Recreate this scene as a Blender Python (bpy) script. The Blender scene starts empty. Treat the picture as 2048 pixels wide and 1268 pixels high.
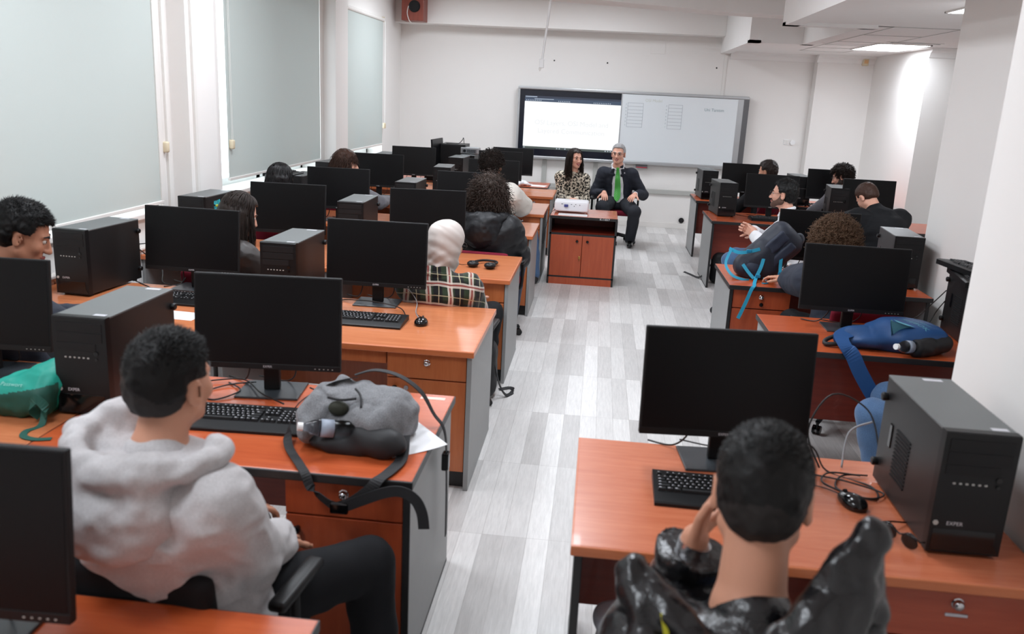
import bpy, bmesh, math, random
import numpy as np
from mathutils import Vector, Matrix

random.seed(7)
SC = bpy.context.scene
COL = SC.collection
R = math.radians

# ------------------------------------------------------------------ camera
cam_d = bpy.data.cameras.new('camera')
cam = bpy.data.objects.new('camera', cam_d)
COL.objects.link(cam)
SC.camera = cam
YAW, PITCH, ROLL = 0.0912437, 0.2555148, 0.0499651
EYE = Vector((0.0, 0.0, 1.95))
_B = Matrix(((1, 0, 0), (0, 0, -1), (0, 1, 0)))
_c, _s = math.cos(YAW), math.sin(YAW)
_Ry = Matrix(((_c, 0, _s), (0, 1, 0), (-_s, 0, _c)))
_c, _s = math.cos(PITCH), math.sin(PITCH)
_Rx = Matrix(((1, 0, 0), (0, _c, -_s), (0, _s, _c)))
_c, _s = math.cos(ROLL), math.sin(ROLL)
_Rz = Matrix(((_c, -_s, 0), (_s, _c, 0), (0, 0, 1)))
_M = _Rz @ _Rx @ _Ry @ _B
_m3 = Matrix((_M[0], -_M[1], -_M[2])).transposed()
cam.matrix_world = Matrix.Translation(EYE) @ _m3.to_4x4()
cam_d.sensor_width = 36.0
cam_d.lens = 1704.0 / 2048.0 * 36.0
cam_d.clip_start, cam_d.clip_end = 0.05, 100
cam_d.dof.use_dof = True
cam_d.dof.focus_distance = 7.5
cam_d.dof.aperture_fstop = 3.4

# ------------------------------------------------------------------ world, exposure, lamp strengths
world = bpy.data.worlds.new('world')
SC.world = world
world.use_nodes = True
_bg = world.node_tree.nodes['Background']
_bg.inputs[0].default_value = (0.86, 0.93, 1.0, 1)
_bg.inputs[1].default_value = 3.2            # overcast daylight outside the windows
LAMP_STRENGTH = 17.0                          # ceiling LED panels
SC.view_settings.view_transform = 'Standard'
SC.view_settings.look = 'None'
SC.view_settings.gamma = 1.0
SC.view_settings.use_curve_mapping = False
SC.view_settings.exposure = 0.5
SC.cycles.use_denoising = True
SC.cycles.max_bounces = 10
SC.cycles.diffuse_bounces = 6
SC.cycles.caustics_reflective = False
SC.cycles.caustics_refractive = False


# ------------------------------------------------------------------ objects, tags, materials
def lin(c):
    return tuple(((v / 255.0) / 12.92 if v / 255.0 <= 0.04045 else ((v / 255.0 + 0.055) / 1.055) ** 2.4) for v in c)


def tag(o, label=None, cat=None, group=None, kind=None):
    if label: o['label'] = label
    if cat: o['category'] = cat
    if group: o['group'] = group
    if kind: o['kind'] = kind
    return o


def empty(name, loc=(0, 0, 0), rz=0.0):
    o = bpy.data.objects.new(name, None)
    COL.objects.link(o)
    o.location = loc
    o.rotation_euler = (0, 0, rz)
    o.empty_display_size = 0.1
    return o


def link(name, me, mats=None, parent=None, loc=None):
    o = bpy.data.objects.new(name, me)
    COL.objects.link(o)
    if mats is not None:
        for m in (mats if isinstance(mats, (list, tuple)) else [mats]):
            me.materials.append(m)
    if parent is not None: o.parent = parent
    if loc is not None: o.location = loc
    return o


def copy_tree(o, parent=None):
    c = o.copy()
    COL.objects.link(c)
    if parent is not None: c.parent = parent
    for ch in list(o.children):
        copy_tree(ch, c)
    return c


class NT:
    """small helper round a material's node tree"""
    def __init__(s, name):
        s.m = bpy.data.materials.new(name)
        s.m.use_nodes = True
        s.t = s.m.node_tree
        s.p = s.t.nodes['Principled BSDF']

    def n(s, typ, **kw):
        nd = s.t.nodes.new(typ)
        for k, v in kw.items():
            if k.startswith('i_'):
                nd.inputs[k[2:].replace('_', ' ')].default_value = v
            else:
                setattr(nd, k, v)
        return nd

    def l(s, a, b):
        s.t.links.new(a, b)

    def math(s, op, a, b=None, c=None):
        nd = s.t.nodes.new('ShaderNodeMath')
        nd.operation = op
        for i, v in enumerate((a, b, c)):
            if v is None: continue
            if isinstance(v, (int, float)): nd.inputs[i].default_value = v
            else: s.l(v, nd.inputs[i])
        return nd.outputs[0]

    def mix(s, f, a, b):
        nd = s.t.nodes.new('ShaderNodeMix')
        nd.data_type = 'RGBA'
        for sock, v in ((nd.inputs[0], f), (nd.inputs[6], a), (nd.inputs[7], b)):
            if isinstance(v, (int, float)): sock.default_value = v
            elif isinstance(v, tuple): sock.default_value = (*v[:3], 1)
            else: s.l(v, sock)
        return nd.outputs[2]

    def coords(s, scale=(1, 1, 1), kind='Object'):
        tc = s.t.nodes.new('ShaderNodeTexCoord')
        mp = s.t.nodes.new('ShaderNodeMapping')
        mp.inputs['Scale'].default_value = scale
        s.l(tc.outputs[kind], mp.inputs[0])
        return mp.outputs[0]

    def noise(s, vec, scale, detail=3.0, rough=0.5):
        nd = s.t.nodes.new('ShaderNodeTexNoise')
        nd.inputs['Scale'].default_value = scale
        nd.inputs['Detail'].default_value = detail
        nd.inputs['Roughness'].default_value = rough
        s.l(vec, nd.inputs['Vector'])
        return nd.outputs['Fac']

    def bump(s, h, strength=0.3, dist=0.002):
        nd = s.t.nodes.new('ShaderNodeBump')
        nd.inputs['Strength'].default_value = strength
        nd.inputs['Distance'].default_value = dist
        s.l(h, nd.inputs['Height'])
        s.l(nd.outputs[0], s.p.inputs['Normal'])

    def set(s, color=None, rough=None, metal=None, spec=None, coat=None, trans=None, alpha=None, sheen=None):
        p = s.p.inputs
        if color is not None:
            if isinstance(color, tuple): p['Base Color'].default_value = (*color[:3], 1)
            else: s.l(color, p['Base Color'])
        for k, v in (('Roughness', rough), ('Metallic', metal), ('Specular IOR Level', spec), ('Coat Weight', coat),
                     ('Transmission Weight', trans), ('Alpha', alpha), ('Sheen Weight', sheen)):
            if v is not None:
                if isinstance(v, (int, float)): p[k].default_value = v
                else: s.l(v, p[k])
        return s.m


def plain(name, rgb, rough=0.5, metal=0.0, spec=0.5, var=0.06, vscale=6.0, bump=0.0, bscale=200.0, bdist=0.001, coat=None, sheen=None):
    """one colour, gently varied by a noise, with an optional fine bump"""
    k = NT(name)
    c = lin(rgb)
    v = k.coords()
    f = k.noise(v, vscale)
    lo = tuple(x * (1 - var) for x in c)
    hi = tuple(min(1, x * (1 + var)) for x in c)
    k.set(k.mix(f, lo, hi), rough, metal, spec, coat=coat, sheen=sheen)
    if bump: k.bump(k.noise(v, bscale, 2.0), bump, bdist)
    return k.m


def wood(name, c1, c2, axis=0, rough=0.38, scale=1.0, coat=0.15):
    k = NT(name)
    sc = [9.0, 9.0, 9.0]
    sc[axis] = 0.7
    v = k.coords(tuple(s * scale for s in sc))
    f = k.noise(v, 4.0, 5.0, 0.6)
    v2 = k.coords(tuple(s * 4 * scale for s in sc))
    g = k.noise(v2, 6.0, 2.0)
    h = k.math('ADD', k.math('MULTIPLY', f, 0.75), k.math('MULTIPLY', g, 0.25))
    rp = k.n('ShaderNodeMapRange')
    rp.inputs[1].default_value, rp.inputs[2].default_value = 0.35, 0.65
    k.l(h, rp.inputs[0])
    k.set(k.mix(rp.outputs[0], lin(c1), lin(c2)), rough, coat=coat)
    return k.m


def emit(name, rgb, strength):
    k = NT(name)
    k.set((0.02, 0.02, 0.02), 0.5)
    k.p.inputs['Emission Color'].default_value = (*lin(rgb), 1)
    k.p.inputs['Emission Strength'].default_value = strength
    return k.m


def pane(name):
    """thin window glass: lets light straight through, mirrors a little"""
    k = NT(name)
    tr = k.n('ShaderNodeBsdfTransparent')
    tr.inputs[0].default_value = (0.93, 0.95, 0.95, 1)
    gl = k.n('ShaderNodeBsdfGlossy')
    gl.inputs['Roughness'].default_value = 0.02
    mx = k.n('ShaderNodeMixShader')
    mx.inputs[0].default_value = 0.06
    k.l(tr.outputs[0], mx.inputs[1])
    k.l(gl.outputs[0], mx.inputs[2])
    k.l(mx.outputs[0], k.t.nodes['Material Output'].inputs[0])
    return k.m


def project(o, target, axis='z', off=0.0015):
    m = o.modifiers.new('lay', 'SHRINKWRAP')
    m.target = target
    m.wrap_method = 'PROJECT'
    m.use_project_z = axis == 'z'
    m.use_project_y = axis == 'y'
    m.use_negative_direction = True
    m.use_positive_direction = True
    m.project_limit = 0.12
    m.offset = off
    return o


def clear(name, rgb=(240, 245, 248), rough=0.03, ior=1.45):
    k = NT(name)
    k.set(lin(rgb), rough, trans=1.0)
    k.p.inputs['IOR'].default_value = ior
    return k.m


# ------------------------------------------------------------------ plain mesh collector
class MB:
    def __init__(s):
        s.bm = bmesh.new()
        s.mi = 0

    def _new(s, verts, faces):
        vs = [s.bm.verts.new(v) for v in verts]
        out = []
        for f in faces:
            try:
                fc = s.bm.faces.new([vs[i] for i in f])
                fc.material_index = s.mi
                out.append(fc)
            except ValueError:
                pass
        return vs, out

    def box(s, lo, hi, bev=0.0, M=None, seg=2):
        x0, y0, z0 = lo
        x1, y1, z1 = hi
        P = [(x0, y0, z0), (x1, y0, z0), (x1, y1, z0), (x0, y1, z0), (x0, y0, z1), (x1, y0, z1), (x1, y1, z1), (x0, y1, z1)]
        F = [(0, 3, 2, 1), (4, 5, 6, 7), (0, 1, 5, 4), (1, 2, 6, 5), (2, 3, 7, 6), (3, 0, 4, 7)]
        vs, fs = s._new(P, F)
        if bev > 0:
            es = list({e for f in fs for e in f.edges})
            r = bmesh.ops.bevel(s.bm, geom=es, offset=bev, segments=seg, affect='EDGES', profile=0.5)
            vs = list({v for f in r['faces'] for v in f.verts} | {v for v in vs if v.is_valid})
            for f in r['faces']: f.material_index = s.mi
        if M is not None:
            bmesh.ops.transform(s.bm, matrix=M, verts=[v for v in vs if v.is_valid])
        return s

    def prism(s, pts, d0, d1, axis='z', M=None):
        """polygon PTS (2D) pushed from d0 to d1 along AXIS"""
        def q(p, d):
            return {'z': (p[0], p[1], d), 'y': (p[0], d, p[1]), 'x': (d, p[0], p[1])}[axis]
        n = len(pts)
        P = [q(p, d0) for p in pts] + [q(p, d1) for p in pts]
        F = [tuple(range(n))[::-1], tuple(range(n, 2 * n))] + [(i, (i + 1) % n, n + (i + 1) % n, n + i) for i in range(n)]
        vs, fs = s._new(P, F)
        bmesh.ops.recalc_face_normals(s.bm, faces=fs)
        if M is not None: bmesh.ops.transform(s.bm, matrix=M, verts=vs)
        return s

    def cyl(s, a, b, ra, rb=None, n=20, cap=True):
        a, b = Vector(a), Vector(b)
        rb = ra if rb is None else rb
        ax = (b - a).normalized()
        u = ax.orthogonal().normalized()
        w = ax.cross(u)
        P = []
        for c, r in ((a, ra), (b, rb)):
            for i in range(n):
                t = 2 * math.pi * i / n
                P.append(c + (u * math.cos(t) + w * math.sin(t)) * r)
        F = [(i, (i + 1) % n, n + (i + 1) % n, n + i) for i in range(n)]
        if cap: F += [tuple(range(n))[::-1], tuple(range(n, 2 * n))]
        s._new(P, F)
        return s

    def lathe(s, prof, c=(0, 0, 0), n=24, M=None):
        """profile [(r, z)] turned about z"""
        P, F = [], []
        for r, z in prof:
            for i in range(n):
                t = 2 * math.pi * i / n
                P.append((c[0] + r * math.cos(t), c[1] + r * math.sin(t), c[2] + z))
        for j in range(len(prof) - 1):
            for i in range(n):
                F.append((j * n + i, j * n + (i + 1) % n, (j + 1) * n + (i + 1) % n, (j + 1) * n + i))
        F.append(tuple(range(n))[::-1])
        F.append(tuple(range((len(prof) - 1) * n, len(prof) * n)))
        vs, fs = s._new(P, F)
        if M is not None: bmesh.ops.transform(s.bm, matrix=M, verts=vs)
        return s

    def tube(s, pts, r, n=6, closed=False, r1=None, smooth=0):
        pts = [Vector(p) for p in pts]
        if smooth: pts = spline(pts, smooth)
        m = len(pts)
        P = []
        prev = None
        for i, p in enumerate(pts):
            t = (pts[min(i + 1, m - 1)] - pts[max(i - 1, 0)])
            if t.length < 1e-9: t = Vector((0, 0, 1))
            t.normalize()
            u = t.orthogonal().normalized() if prev is None else (prev - t * prev.dot(t))
            if u.length < 1e-6: u = t.orthogonal()
            u.normalize()
            prev = u
            w = t.cross(u)
            rr = r if r1 is None else r + (r1 - r) * i / (m - 1)
            for k in range(n):
                a = 2 * math.pi * k / n
                P.append(p + (u * math.cos(a) + w * math.sin(a)) * rr)
        F = []
        for i in range(m - 1):
            for k in range(n):
                F.append((i * n + k, i * n + (k + 1) % n, (i + 1) * n + (k + 1) % n, (i + 1) * n + k))
        F += [tuple(range(n))[::-1], tuple(range((m - 1) * n, m * n))]
        s._new(P, F)
        return s

    def ribbon(s, pts, ups, w, th=0.002, smooth=0):
        """a flat strap of width W through PTS, UPS the width directions at the points"""
        pts = [Vector(p) for p in pts]
        ups = [Vector(u) for u in ups]
        if smooth:
            pts, ups = spline(pts, smooth), spline(ups, smooth)
        m = len(pts)
        P, F = [], []
        for i, (p, u) in enumerate(zip(pts, ups)):
            t = (pts[min(i + 1, m - 1)] - pts[max(i - 1, 0)]).normalized()
            u = (u - t * u.dot(t))
            u.normalize()
            nn = t.cross(u)
            for a, b in ((-1, -1), (1, -1), (1, 1), (-1, 1)):
                P.append(p + u * (a * w / 2) + nn * (b * th / 2))
        for i in range(m - 1):
            for k in range(4):
                F.append((i * 4 + k, i * 4 + (k + 1) % 4, (i + 1) * 4 + (k + 1) % 4, (i + 1) * 4 + k))
        F += [(3, 2, 1, 0), tuple(range((m - 1) * 4, m * 4))]
        s._new(P, F)
        return s

    def quad(s, *p):
        s._new(p, [tuple(range(len(p)))])
        return s

    def build(s, name, mats, parent=None, loc=None, smooth=False, angle=None):
        me = bpy.data.meshes.new(name)
        bmesh.ops.recalc_face_normals(s.bm, faces=s.bm.faces[:])
        s.bm.to_mesh(me)
        s.bm.free()
        if smooth:
            me.polygons.foreach_set('use_smooth', [True] * len(me.polygons))
            if angle: me.set_sharp_from_angle(angle=R(angle))
        return link(name, me, mats, parent, loc)


def spline(pts, k):
    """Catmull-Rom through PTS, K steps a span"""
    pts = [Vector(p) for p in pts]
    out = []
    n = len(pts)
    for i in range(n - 1):
        p0, p1, p2, p3 = pts[max(i - 1, 0)], pts[i], pts[i + 1], pts[min(i + 2, n - 1)]
        for j in range(k):
            t = j / k
            out.append(0.5 * ((2 * p1) + (p2 - p0) * t + (2 * p0 - 5 * p1 + 4 * p2 - p3) * t * t + (3 * p1 - p0 - 3 * p2 + p3) * t ** 3))
    out.append(pts[-1].copy())
    return out


def raw_mesh(name, V, F):
    me = bpy.data.meshes.new(name)
    me.from_pydata(V if isinstance(V, list) else V.tolist(), [], F if isinstance(F, list) else F.tolist())
    me.polygons.foreach_set('use_smooth', [True] * len(me.polygons))
    return me


def text_mesh(name, body, size, mat, parent=None, M=None, align='CENTER', extrude=0.0):
    cu = bpy.data.curves.new(name, 'FONT')
    cu.body = body
    cu.size = size
    cu.align_x = align
    cu.align_y = 'CENTER'
    cu.extrude = extrude
    cu.resolution_u = 3
    t = bpy.data.objects.new(name, cu)
    COL.objects.link(t)
    dg = bpy.context.evaluated_depsgraph_get()
    me = bpy.data.meshes.new_from_object(t.evaluated_get(dg))
    bpy.data.objects.remove(t)
    bpy.data.curves.remove(cu)
    if M is not None: me.transform(M)
    me.materials.clear()
    return link(name, me, mat, parent)


# ------------------------------------------------------------------ soft shapes: distance field and surface nets
_rng = np.random.RandomState(5)
_LAT = _rng.rand(32, 32, 32).astype(np.float32) * 2 - 1


def vnoise(P):
    """smooth value noise at points P (n,3), about -1..1"""
    I = np.floor(P).astype(np.int64)
    f = (P - I).astype(np.float32)
    f = f * f * (3 - 2 * f)
    I &= 31
    J = (I + 1) & 31
    x0, y0, z0, x1, y1, z1 = I[:, 0], I[:, 1], I[:, 2], J[:, 0], J[:, 1], J[:, 2]
    fx, fy, fz = f[:, 0], f[:, 1], f[:, 2]
    L = _LAT
    a = L[x0, y0, z0] * (1 - fx) + L[x1, y0, z0] * fx
    b = L[x0, y1, z0] * (1 - fx) + L[x1, y1, z0] * fx
    c = L[x0, y0, z1] * (1 - fx) + L[x1, y0, z1] * fx
    d = L[x0, y1, z1] * (1 - fx) + L[x1, y1, z1] * fx
    return (a * (1 - fy) + b * fy) * (1 - fz) + (c * (1 - fy) + d * fy) * fz


def V3(p):
    return np.array(p, dtype=np.float64)


class Cap:
    """tapered capsule; QUILT=(n, amp) swells it n times along its length"""
    def __init__(s, a, b, ra, rb=None, quilt=None):
        s.a, s.b, s.ra, s.rb, s.q = V3(a), V3(b), ra, (ra if rb is None else rb), quilt
        e = max(s.ra, s.rb) + (quilt[1] if quilt else 0)
        s.lo, s.hi = np.minimum(s.a, s.b) - e, np.maximum(s.a, s.b) + e

    def d(s, X, Y, Z):
        ab = s.b - s.a
        L2 = float(ab @ ab) + 1e-12
        px, py, pz = X - s.a[0], Y - s.a[1], Z - s.a[2]
        t = np.clip((px * ab[0] + py * ab[1] + pz * ab[2]) / L2, 0, 1)
        r = s.ra + (s.rb - s.ra) * t
        if s.q: r = r + s.q[1] * np.abs(np.sin(np.pi * s.q[0] * t))
        return np.sqrt((px - ab[0] * t) ** 2 + (py - ab[1] * t) ** 2 + (pz - ab[2] * t) ** 2) - r


class Ell:
    def __init__(s, c, r, rot=None):
        s.c, s.r = V3(c), V3(r)
        s.R = np.eye(3) if rot is None else np.array(rot)
        e = np.sqrt(((s.R * s.r[None, :]) ** 2).sum(1))
        s.lo, s.hi = s.c - e, s.c + e

    def d(s, X, Y, Z):
        px, py, pz = X - s.c[0], Y - s.c[1], Z - s.c[2]
        u = [(px * s.R[0, i] + py * s.R[1, i] + pz * s.R[2, i]) / s.r[i] for i in range(3)]
        k0 = np.sqrt(u[0] ** 2 + u[1] ** 2 + u[2] ** 2)
        k1 = np.sqrt((u[0] / s.r[0]) ** 2 + (u[1] / s.r[1]) ** 2 + (u[2] / s.r[2]) ** 2)
        return k0 * (k0 - 1) / (k1 + 1e-9)


class RBox:
    def __init__(s, c, h, rad=0.02, rot=None):
        s.c, s.h, s.rad = V3(c), V3(h) - rad, rad
        s.R = np.eye(3) if rot is None else np.array(rot)
        e = np.abs(s.R) @ (s.h + rad)
        s.lo, s.hi = s.c - e, s.c + e

    def d(s, X, Y, Z):
        px, py, pz = X - s.c[0], Y - s.c[1], Z - s.c[2]
        q = [np.abs(px * s.R[0, i] + py * s.R[1, i] + pz * s.R[2, i]) - s.h[i] for i in range(3)]
        o = np.sqrt(sum(np.maximum(v, 0) ** 2 for v in q))
        return o + np.minimum(np.maximum(np.maximum(q[0], q[1]), q[2]), 0) - s.rad


class Loft:
    """a trunk: spine points with half-widths (across, through); ACROSS the left-right axis"""
    def __init__(s, pts, rx, ry, across=(1, 0, 0), quilt=None):
        s.p, s.rx, s.ry, s.ax, s.q = [V3(p) for p in pts], rx, ry, V3(across) / np.linalg.norm(across), quilt
        e = max(max(rx), max(ry)) + (quilt[1] if quilt else 0)
        A = np.array(s.p)
        s.lo, s.hi = A.min(0) - e, A.max(0) + e

    def d(s, X, Y, Z):
        out = None
        n = len(s.p) - 1
        for i in range(n):
            a, b = s.p[i], s.p[i + 1]
            ab = b - a
            L = np.linalg.norm(ab)
            A = ab / L
            R_ = s.ax - A * (s.ax @ A)
            R_ /= np.linalg.norm(R_)
            F_ = np.cross(A, R_)
            px, py, pz = X - a[0], Y - a[1], Z - a[2]
            h = px * A[0] + py * A[1] + pz * A[2]
            t = np.clip(h / L, 0, 1)
            rx = s.rx[i] + (s.rx[i + 1] - s.rx[i]) * t
            ry = s.ry[i] + (s.ry[i + 1] - s.ry[i]) * t
            if s.q:
                w = s.q[1] * np.abs(np.sin(np.pi * s.q[0] * (i + t) / n))
                rx, ry = rx + w, ry + w
            u = px * R_[0] + py * R_[1] + pz * R_[2]
            w = px * F_[0] + py * F_[1] + pz * F_[2]
            e = h - t * L
            m = np.minimum(rx, ry)
            dd = (np.sqrt((u / rx) ** 2 + (w / ry) ** 2 + (e / (m * 0.7)) ** 2) - 1) * m
            out = dd if out is None else smin(out, dd, 0.02)
        return out


class Half:
    """half-space n.(p-c) < 0 is inside"""
    def __init__(s, c, n):
        s.c, s.n = V3(c), V3(n) / np.linalg.norm(n)

    def d(s, X, Y, Z):
        return (X - s.c[0]) * s.n[0] + (Y - s.c[1]) * s.n[1] + (Z - s.c[2]) * s.n[2]


def smin(a, b, k):
    if k <= 0: return np.minimum(a, b)
    h = np.maximum(k - np.abs(a - b), 0) / k
    return np.minimum(a, b) - h * h * k * 0.25


def smax(a, b, k):
    return -smin(-a, -b, k)


class Soft:
    """collects shapes, then surface() makes one continuous mesh"""
    def __init__(s, vox=0.008):
        s.vox, s.ops, s.disp = vox, [], []

    def add(s, p, k=0.02): s.ops.append(('+', p, k)); return s
    def sub(s, p, k=0.01): s.ops.append(('-', p, k)); return s
    def cut(s, p, k=0.01): s.ops.append(('&', p, k)); return s
    def fold(s, fn): s.disp.append(fn); return s

    def surface(s):
        adds = [o[1] for o in s.ops if o[0] == '+']
        m = 0.03
        lo = np.min([p.lo for p in adds], 0) - m
        hi = np.max([p.hi for p in adds], 0) + m
        v = s.vox
        n = np.ceil((hi - lo) / v).astype(int) + 1
        ax = [(lo[i] + v * np.arange(n[i])).astype(np.float32) for i in range(3)]
        F = np.full(n, 0.3, np.float32)
        for op, p, k in s.ops:
            if hasattr(p, 'lo'):
                i0 = np.clip(np.floor((p.lo - k - 2.5 * v - lo) / v).astype(int), 0, n - 1)
                i1 = np.clip(np.ceil((p.hi + k + 2.5 * v - lo) / v).astype(int) + 1, 1, n)
            else:
                i0, i1 = np.zeros(3, int), n
            if (i1 <= i0).any(): continue
            sl = tuple(slice(a, b) for a, b in zip(i0, i1))
            X = ax[0][sl[0]][:, None, None]
            Y = ax[1][sl[1]][None, :, None]
            Z = ax[2][sl[2]][None, None, :]
            d = p.d(X, Y, Z).astype(np.float32)
            if op == '+': F[sl] = smin(F[sl], d, k)
            elif op == '-': F[sl] = smax(F[sl], -d, k)
            else: F[sl] = smax(F[sl], d, k)
        if s.disp:
            idx = np.argwhere(np.abs(F) < 0.05)
            P = lo + idx * v
            dv = sum(fn(P) for fn in s.disp)
            F[idx[:, 0], idx[:, 1], idx[:, 2]] += dv.astype(np.float32)
        return nets(F, lo, v)


def nets(F, lo, v):
    S = F < 0
    c = np.zeros(tuple(np.array(S.shape) - 1), np.uint8)
    offs = [(i, j, k) for i in (0, 1) for j in (0, 1) for k in (0, 1)]
    nx, ny, nz = S.shape
    for i, j, k in offs:
        c += S[i:nx - 1 + i, j:ny - 1 + j, k:nz - 1 + k]
    act = np.argwhere((c > 0) & (c < 8))
    vals = np.stack([F[act[:, 0] + i, act[:, 1] + j, act[:, 2] + k] for i, j, k in offs], 1)
    pos = np.zeros((len(act), 3), np.float64)
    cnt = np.zeros(len(act))
    O = np.array(offs, float)
    for a in range(8):
        for b in range(a + 1, 8):
            if np.abs(O[a] - O[b]).sum() != 1: continue
            va, vb = vals[:, a], vals[:, b]
            m = (va < 0) != (vb < 0)
            t = va[m] / (va[m] - vb[m])
            pos[m] += O[a] + (O[b] - O[a]) * t[:, None]
            cnt[m] += 1
    V = lo + (act + pos / cnt[:, None]) * v
    idm = np.full(c.shape, -1, np.int32)
    idm[act[:, 0], act[:, 1], act[:, 2]] = np.arange(len(act))
    quads = []
    for a in range(3):
        b1, b2 = (a + 1) % 3, (a + 2) % 3
        sl0 = [slice(None)] * 3
        sl1 = [slice(None)] * 3
        sl0[a], sl1[a] = slice(0, -1), slice(1, None)
        d = S[tuple(sl0)] != S[tuple(sl1)]
        e = np.argwhere(d)
        if not len(e): continue
        ok = (e[:, b1] > 0) & (e[:, b2] > 0) & (e[:, b1] < c.shape[b1]) & (e[:, b2] < c.shape[b2])
        e = e[ok]
        flip = S[e[:, 0], e[:, 1], e[:, 2]]
        def cell(d1, d2):
            q = e.copy()
            q[:, b1] -= d1
            q[:, b2] -= d2
            return idm[q[:, 0], q[:, 1], q[:, 2]]
        Q = np.stack([cell(1, 1), cell(0, 1), cell(0, 0), cell(1, 0)], 1)
        Q[~flip] = Q[~flip][:, ::-1]
        quads.append(Q[(Q >= 0).all(1)])
    return V, np.concatenate(quads)


def soft_obj(name, soft, mats, parent=None, matfn=None):
    V, Q = soft.surface()
    me = raw_mesh(name, V, Q)
    o = link(name, me, mats, parent)
    if matfn is not None:
        C = V[Q].mean(1)
        me.polygons.foreach_set('material_index', matfn(C).astype(np.int32))
    return o


def rot3(yaw=0, pitch=0, roll=0):
    """local axes (columns): yaw about z (left +), pitch forward-down +, roll to the right +"""
    M = Matrix.Rotation(R(yaw), 3, 'Z') @ Matrix.Rotation(R(-pitch), 3, 'X') @ Matrix.Rotation(R(roll), 3, 'Y')
    return np.array(M)


# ------------------------------------------------------------------ materials of the room
M_WALL = plain('painted_wall', (232, 229, 226), 0.75, spec=0.25, var=0.015, vscale=1.5, bump=0.05, bscale=60)
M_CEIL = plain('ceiling_paint', (234, 232, 230), 0.85, spec=0.2, var=0.015)
M_TRIM = plain('white_trim', (226, 223, 219), 0.6, var=0.02)
M_GREYTRIM = plain('grey_trunking', (176, 176, 172), 0.5, var=0.03)
M_ALU = plain('brushed_aluminium', (186, 188, 190), 0.35, metal=0.6)
M_DALU = plain('dark_aluminium', (104, 104, 106), 0.42, metal=0.5)
M_BLACK = plain('black_plastic', (13, 13, 15), 0.42, spec=0.35, var=0.12, bump=0.05, bscale=600, bdist=0.0004)
M_BLACK2 = plain('matt_black_plastic', (17, 17, 19), 0.6, spec=0.35, var=0.12)
M_GLOSSB = plain('gloss_black_plastic', (10, 10, 12), 0.12, var=0.1)
M_BEIGE = plain('aged_ivory_plastic', (214, 200, 172), 0.5)
M_WPLAST = plain('white_plastic', (236, 236, 236), 0.35)
M_PAPER = plain('paper', (230, 230, 232), 0.8, var=0.02)
M_CHROME = plain('chrome', (205, 205, 208), 0.16, metal=1.0)
M_BRASS = plain('brass', (190, 150, 84), 0.3, metal=1.0)
M_LED = emit('led_diffuser', (240, 247, 255), LAMP_STRENGTH)
M_GLASS = pane('window_glass')
M_LABEL = plain('silver_sticker', (198, 198, 204), 0.35, var=0.05)

k = NT('roller_blind_fabric')
v = k.coords()
f = k.noise(v, 900, 2)
k.set(k.mix(f, lin((200, 207, 203)), lin((209, 215, 211))), 0.85, spec=0.2)
_tr = k.n('ShaderNodeBsdfTranslucent')
_tr.inputs[0].default_value = (*lin((204, 208, 208)), 1)
_mx = k.n('ShaderNodeMixShader')
_mx.inputs[0].default_value = 0.25
k.l(k.p.outputs[0], _mx.inputs[1])
k.l(_tr.outputs[0], _mx.inputs[2])
k.l(_mx.outputs[0], k.t.nodes['Material Output'].inputs[0])
M_BLIND = k.m

# laminate floor: strips along the room, each its own grey, with grain
k = NT('laminate_floor')
tc = k.n('ShaderNodeTexCoord')
mp = k.n('ShaderNodeMapping')
mp.inputs['Rotation'].default_value = (0, 0, R(90))
k.l(tc.outputs['Object'], mp.inputs[0])
br = k.n('ShaderNodeTexBrick')
br.offset = 0.37
br.offset_frequency = 1
br.inputs['Scale'].default_value = 1.0
br.inputs['Brick Width'].default_value = 0.80
br.inputs['Row Height'].default_value = 0.102
br.inputs['Mortar Size'].default_value = 0.0012
br.inputs['Mortar Smooth'].default_value = 0.3
br.inputs['Bias'].default_value = -0.12
br.inputs['Color1'].default_value = (*lin((232, 230, 228)), 1)
br.inputs['Color2'].default_value = (*lin((190, 187, 185)), 1)
br.inputs['Mortar'].default_value = (*lin((180, 176, 174)), 1)
k.l(mp.outputs[0], br.inputs[0])
g = k.noise(k.coords((26, 1.6, 1)), 3.0, 6.0, 0.65)
g2 = k.noise(k.coords((70, 5, 1)), 3.0, 3.0, 0.6)
gm = k.n('ShaderNodeMapRange')
gm.inputs[1].default_value, gm.inputs[2].default_value, gm.inputs[3].default_value, gm.inputs[4].default_value = 0.3, 0.7, 0.76, 1.06
k.l(k.math('ADD', k.math('MULTIPLY', g, 0.65), k.math('MULTIPLY', g2, 0.35)), gm.inputs[0])
vm = k.n('ShaderNodeVectorMath', operation='SCALE')
k.l(br.outputs[0], vm.inputs[0])
k.l(gm.outputs[0], vm.inputs['Scale'])
k.set(vm.outputs[0], 0.36, spec=0.4)
M_FLOOR = k.m

# ------------------------------------------------------------------ the room
def struct(name, mb, mat, parent=None, **kw):
    o = mb.build(name, mat, parent, **kw)
    if parent is None: o['kind'] = 'structure'
    return o


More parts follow.
